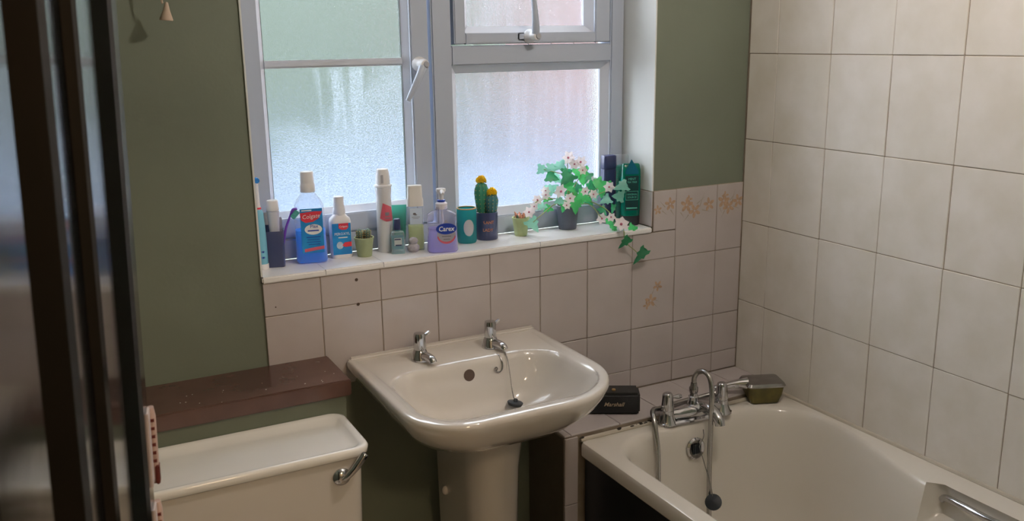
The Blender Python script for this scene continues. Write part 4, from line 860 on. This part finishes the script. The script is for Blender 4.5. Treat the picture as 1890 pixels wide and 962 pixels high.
def pompom(par, x, y, z, r):
    bm = bmesh.new()
    for k in range(70):
        ph = math.acos(1-1.35*(k+0.5)/70); th = k*2.39996
        d = Vector((math.sin(ph)*math.cos(th), math.sin(ph)*math.sin(th), math.cos(ph))); s = d.orthogonal().normalized()*r*0.16; u = d.cross(s)
        a = Vector((x, y, z)); q = [a+d*r*0.35+s, a+d*r*0.35-s, a+d*r*random.uniform(.9, 1.1)+u*1.3, a+d*r*random.uniform(.9, 1.1)-u*1.3]
        v = [bm.verts.new(p) for p in q]; bm.faces.new((v[0], v[2], v[1])); bm.faces.new((v[0], v[3], v[1])); bm.faces.new((v[0], v[2], v[3])); bm.faces.new((v[1], v[3], v[2]))
    ball(r*0.62, 1, 1, 0.8, 2, (x, y, z), bm)
    obj('flower', bm, M['yellow'], par)
pompom(c1, -0.0130, 0.006, 0.160, 0.0145); pompom(c2, 0.0150, -0.007, 0.128, 0.0145)

# lime pot with peach succulent
t = pot('potted_succulent', (-0.712, 0.100, SZ), 0.0175, 0.0235, 0.052, M['pot_lime'], 'pale lime pot of peach pink succulent beside trailing plant', 'potted plant')
for k, (a, ln, m) in enumerate(((2.6, 0.026, 'peach'), (0.3, 0.018, 'succ'), (1.4, 0.022, 'peach'), (4.2, 0.024, 'peach'), (5.4, 0.016, 'succ'), (3.4, 0.018, 'succ'), (4.9, 0.028, 'peach'))):
    d = Vector((math.cos(a)*0.5, math.sin(a)*0.4, 1)).normalized()
    obj('succulent_leaf', tube([Vector((math.cos(a)*0.006, math.sin(a)*0.006, 0.044)), Vector((math.cos(a)*0.006, math.sin(a)*0.006, 0.044))+d*ln*0.5, Vector((math.cos(a)*0.006, math.sin(a)*0.006, 0.044))+d*ln], [0.003, 0.0055, 0.0008], 8, smooth=3), M[m], t, smooth=True)

# trailing flowering plant
PX, PY = -0.553, 0.112
pl_ = pot('trailing_plant', (PX, PY, SZ), 0.0255, 0.0325, 0.070, M['pot_grey'], 'dark grey pot of trailing ivy leaves and pale pink flowers', 'potted plant')
for c in pl_.children: pass
def leaf_mesh():
    out = [(0, 0), (0.22, 0.03), (0.42, -0.06), (0.50, 0.14), (0.36, 0.30), (0.44, 0.50), (0.24, 0.56), (0.17, 0.80), (0.0, 1.05)]
    pts = out+[(-x, y) for x, y in reversed(out[1:-1])]
    bm = bmesh.new(); mid = [bm.verts.new((0, y, 0.0)) for y in (0.12, 0.35, 0.6, 0.85)]
    def zz(x, y): return 0.16*abs(x)-0.18*y*y
    R = [bm.verts.new((x, y, zz(x, y))) for x, y in pts]
    for m_ in mid: m_.co.z = zz(0, m_.co.y)-0.03
    c = mid
    def near(i): y = pts[i][1]; return c[min(range(4), key=lambda k: abs(c[k].co.y-y))]
    n = len(R)
    for i in range(n):
        a, b = near(i), near((i+1) % n)
        if a is b: bm.faces.new((R[i], R[(i+1) % n], a))
        else:
            bm.faces.new((R[i], R[(i+1) % n], a)); bm.faces.new((R[(i+1) % n], b, a))
    return bm
def mesh_of(bm, name, m):
    bmesh.ops.recalc_face_normals(bm, faces=bm.faces); me = bpy.data.meshes.new(name); bm.to_mesh(me); bm.free(); me.materials.append(m)
    for p in me.polygons: p.use_smooth = True
    return me
leafm = {k: mesh_of(leaf_mesh(), 'leaf', M[k]) for k in ('leaf_a', 'leaf_b', 'leaf_c')}
def flower_bm():
    bm = bmesh.new()
    for k in range(6):
        a = 2*math.pi*k/6+0.2
        pts = [(0.02, -0.05, 0.02), (0.28, -0.17, 0.14), (0.50, 0.0, 0.10), (0.28, 0.17, 0.14), (0.02, 0.05, 0.02)]
        v = [bm.verts.new((x*math.cos(a)-y*math.sin(a), x*math.sin(a)+y*math.cos(a), z)) for x, y, z in pts]
        mv = bm.verts.new((0.27*math.cos(a), 0.27*math.sin(a), 0.04))
        for i in range(4): bm.faces.new((v[i], v[i+1], mv))
        bm.faces.new((v[4], v[0], mv))
    return bm
flm = mesh_of(flower_bm(), 'flower', M['petal']); flc = mesh_of(ball(0.09, 1, 1, 0.8, 1, (0, 0, 0.06)), 'flower_centre', M['petal_c'])
org = Vector((PX, PY, SZ))
LEAVES = [(-0.637,0.100,1.235,0.036,'leaf_c',100),(-0.588,0.130,1.231,0.037,'leaf_c',80),(-0.557,0.140,1.240,0.037,'leaf_c',30),(-0.575,0.080,1.207,0.050,'leaf_b',215),(-0.575,0.130,1.199,0.037,'leaf_c',120),
 (-0.528,0.075,1.210,0.050,'leaf_a',170),(-0.452,0.085,1.166,0.050,'leaf_a',185),(-0.522,0.070,1.148,0.044,'leaf_a',110),(-0.555,0.065,1.127,0.040,'leaf_a',180),(-0.629,0.090,1.153,0.026,'leaf_a',100),
 (-0.626,0.090,1.124,0.026,'leaf_a',110),(-0.699,0.050,1.092,0.042,'leaf_c',150),(-0.586,0.140,1.172,0.037,'leaf_c',60),(-0.412,0.050,1.174,0.041,'leaf_c',250),(-0.426,0.045,1.148,0.037,'leaf_c',280),
 (-0.452,0.070,1.135,0.034,'leaf_c',240),(-0.544,0.120,1.165,0.037,'leaf_b',10),(-0.432,0.060,1.108,0.034,'leaf_b',200),(-0.453,0.040,1.075,0.031,'leaf_a',160),(-0.412,-0.004,1.056,0.034,'leaf_a',215),
 (-0.448,-0.022,1.026,0.046,'leaf_b',222),(-0.395,-0.026,0.983,0.056,'leaf_b',218),(-0.472,0.100,1.152,0.034,'leaf_c',300),(-0.606,0.060,1.148,0.030,'leaf_c',120),(-0.523,0.110,1.175,0.037,'leaf_b',330),
 (-0.600,0.115,1.208,0.038,'leaf_b',110),(-0.543,0.125,1.218,0.036,'leaf_b',60),(-0.500,0.100,1.200,0.040,'leaf_b',200),(-0.560,0.085,1.180,0.040,'leaf_a',140),(-0.505,0.075,1.172,0.040,'leaf_b',240),(-0.540,0.090,1.150,0.036,'leaf_a',20),
 (-0.590,0.070,1.130,0.034,'leaf_a',200),(-0.498,0.085,1.135,0.034,'leaf_b',140),(-0.470,0.080,1.190,0.036,'leaf_a',30),(-0.615,0.095,1.180,0.032,'leaf_c',70),(-0.650,0.085,1.135,0.028,'leaf_c',100),(-0.468,0.055,1.108,0.030,'leaf_b',150),(-0.455,0.015,1.062,0.026,'leaf_a',150)]
VD = Vector((0.448, 0.862, -0.10)).normalized()      # leaves turn their faces to the room side
for i, (x, y, z, s, k, ang) in enumerate(LEAVES):
    a = math.radians(ang)                            # clockwise from up, seen from the room
    right = Vector((0.886, -0.464, 0)); tip = Vector((0, 0, 1))*math.cos(a)+right*math.sin(a)
    nrm = (-VD+Vector((random.uniform(-.5, .5), random.uniform(-.5, .5), random.uniform(-.1, .7)))).normalized()
    tip = (tip-nrm*tip.dot(nrm)).normalized(); xa = tip.cross(nrm)
    o = link('leaf', leafm[k], None, pl_)
    sw = s*(0.55 if i in (17, 20, 21) else 1.0)
    R_ = Matrix((xa*sw, tip*s, nrm*s)).transposed().to_4x4()
    o.matrix_local = Matrix.Translation(Vector((x, y, z))-org-tip*s*0.5) @ R_
FLOWERS = [(-0.553,0.110,1.261,0.043),(-0.524,0.090,1.249,0.040),(-0.604,0.060,1.175,0.044),(-0.446,0.060,1.175,0.036),(-0.478,0.100,1.188,0.041),(-0.528,0.055,1.169,0.030),(-0.481,0.040,1.089,0.037),(-0.450,-0.008,1.077,0.050),
 (-0.713,0.050,1.130,0.035),(-0.664,0.090,1.152,0.033),(-0.581,0.050,1.155,0.035),(-0.632,0.100,1.175,0.030),(-0.529,0.070,1.228,0.030),(-0.540,0.095,1.243,0.034),(-0.645,0.075,1.168,0.030),(-0.597,0.045,1.138,0.028),(-0.505,0.050,1.160,0.030),(-0.690,0.060,1.142,0.028),(-0.465,0.020,1.096,0.030)]
for x, y, z, s in FLOWERS:
    nrm = (-VD+Vector((random.uniform(-.5, .5), random.uniform(-.5, .5), random.uniform(-.2, .6)))).normalized(); xa = nrm.orthogonal().normalized(); ya = nrm.cross(xa)
    mt = Matrix.Translation(Vector((x, y, z))-org) @ Matrix((xa*s, ya*s, nrm*s)).transposed().to_4x4()
    o = link('flower', flm, None, pl_); o.matrix_local = mt
    c = link('flower_centre', flc, None, o)
base = Vector((PX, PY, SZ+0.058))
def stem(*pts):
    P = [base+Vector((random.uniform(-.012, .012), random.uniform(-.012, .012), 0))]+[Vector(p) for p in pts]
    obj('stem', tube([p-org for p in P], [0.0018, 0.0014, 0.0011], 6, smooth=5), M['stem'], pl_, smooth=True)
stem((-0.56, 0.10, 1.19), (-0.575, 0.095, 1.215), (-0.637, 0.100, 1.235)); stem((-0.55, 0.115, 1.20), (-0.553, 0.112, 1.258)); stem((-0.54, 0.095, 1.18), (-0.528, 0.078, 1.215), (-0.524, 0.092, 1.247))
stem((-0.59, 0.10, 1.16), (-0.632, 0.10, 1.172)); stem((-0.60, 0.085, 1.150), (-0.664, 0.088, 1.150), (-0.713, 0.055, 1.128)); stem((-0.61, 0.075, 1.140), (-0.665, 0.060, 1.118), (-0.699, 0.052, 1.100))
stem((-0.58, 0.075, 1.150), (-0.604, 0.063, 1.174)); stem((-0.53, 0.085, 1.145), (-0.50, 0.085, 1.165), (-0.452, 0.086, 1.170)); stem((-0.52, 0.085, 1.145), (-0.47, 0.075, 1.155), (-0.404, 0.072, 1.175))
stem((-0.52, 0.080, 1.140), (-0.47, 0.060, 1.120), (-0.450, 0.030, 1.095), (-0.446, -0.012, 1.072), (-0.442, -0.020, 1.03), (-0.405, -0.024, 0.995)); stem((-0.51, 0.07, 1.13), (-0.481, 0.042, 1.09))

# navy bottle, clear teal bottle, green bottle
t = empty('navy_bottle', (-0.404, 0.127, SZ), 'tall navy blue bottle with flip cap behind trailing plant', 'bottle')
obj('bottle_body', loft(bmesh.new(), [rr(0.019, 0.014, 0.010, 0), rr(0.0205, 0.0155, 0.010, 0.004), rr(0.0215, 0.0155, 0.010, 0.15), rr(0.021, 0.0150, 0.010, 0.160)]), M['navy'], t, smooth=True)
obj('cap', loft(bmesh.new(), [rr(0.0215, 0.0153, 0.010, 0.161), rr(0.0225, 0.0158, 0.010, 0.164), rr(0.0215, 0.0150, 0.010, 0.197), rr(0.0195, 0.013, 0.009, 0.1995)]), M['navy'], t, smooth=True)
t = empty('teal_shampoo_bottle', (-0.3665, 0.118, SZ), 'clear bottle part filled with teal shampoo behind green bottle', 'bottle')
obj('shell', loft(bmesh.new(), [rr(0.020, 0.0145, 0.012, 0), rr(0.0215, 0.016, 0.012, 0.004), rr(0.0215, 0.016, 0.012, 0.196), rr(0.020, 0.0145, 0.012, 0.2)]), M['clear'], t, smooth=True)
obj('liquid', loft(bmesh.new(), [rr(0.0200, 0.0145, 0.011, 0.004), rr(0.0206, 0.0151, 0.011, 0.008), rr(0.0206, 0.0151, 0.011, 0.168)]), M['teal_liq'], t, smooth=True)
t = empty('green_shower_gel', (-0.3685, 0.065, SZ), 'dark green shower gel bottle standing on black cap by reveal', 'bottle', rz=-0.35)
obj('cap', loft(bmesh.new(), [rr(0.0245, 0.0155, 0.013, 0), rr(0.0265, 0.0175, 0.014, 0.003), rr(0.0270, 0.0175, 0.014, 0.028)]), mat('black_cap', (0.012, 0.014, 0.020), 0.35, var=0.1), t, smooth=True)
obj('bottle_body', loft(bmesh.new(), [rr(0.0265, 0.0170, 0.014, 0.0285), rr(0.0270, 0.0175, 0.014, 0.034), rr(0.0285, 0.0165, 0.013, 0.12), rr(0.0280, 0.0125, 0.010, 0.160), rr(0.0260, 0.0085, 0.007, 0.176), rr(0.0235, 0.0055, 0.005, 0.1795)]), M['greenb'], t, smooth=True)
lb = obj('label', bx(-0.0195, 0.0195, -0.0178, -0.0172, 0.045, 0.146, bev=0.0002, seg=1), mat('dark_green_label', (0.005, 0.045, 0.05), 0.35, var=0.1), t)
obj('label_peak', poly_patch([(-0.0195, 0.160), (-0.002, 0.1935), (0.0195, 0.160), (0.0195, 0.150), (-0.0195, 0.150)], -0.0150), mat('deep_teal_peak', (0.0, 0.13, 0.22), 0.35, var=0.1), lb)
M['mint'] = mat('mint_print', (0.12, 0.55, 0.42), 0.4, var=0.05)
obj('label_frame', box(box(box(bx(-0.0185, 0.0185, -0.0183, -0.0179, 0.1005, 0.1015), -0.0185, 0.0185, -0.0183, -0.0179, 0.0755, 0.0765), -0.0185, -0.0175, -0.0183, -0.0179, 0.076, 0.101), 0.0175, 0.0185, -0.0183, -0.0179, 0.076, 0.101), M['mint'], lb)
text('name_lettering', 'ORIGINAL', 0.0068, M['mint'], lb, (0, -0.0181, 0.092)); text('name_lettering', 'SOURCE', 0.0072, M['mint'], lb, (0, -0.0181, 0.0835))
text('name_lettering', 'MINT', 0.0095, M['mint'], lb, (0, -0.0181, 0.1365)); text('name_lettering', 'TEA TREE', 0.0068, M['mint'], lb, (0, -0.0181, 0.1275))
obj('small_print', bx(-0.016, 0.016, -0.0183, -0.0179, 0.0505, 0.0535), M['mint'], lb)

# ------------------------------------------------------------ speaker on the ledge
sp_ = empty('portable_speaker', (-0.536, -0.101, 0.5705), 'black portable speaker with gold knob and script lettering on ledge', 'speaker', rz=math.radians(-30))
obj('case', bx(-0.076, 0.076, -0.034, 0.034, 0.0, 0.062, bev=0.007, seg=4), M['speaker_top'], sp_, smooth=True)
obj('front_grille', bx(-0.072, 0.072, -0.0352, -0.033, 0.004, 0.055, bev=0.001, seg=1), M['leather'], sp_)
obj('knob', lathe([(0.0055, 0.0615), (0.0055, 0.0655), (0.004, 0.0665)], 16, cx=0.004, cyy=-0.010), M['gold'], sp_, smooth=True)
text('brand_lettering', 'Marshall', 0.0165, mat('pale_gold_script', (0.55, 0.42, 0.30), 0.35, 0.3, var=0.1), sp_, (0.003, -0.0356, 0.030), shear=0.35, bold=0.0001)
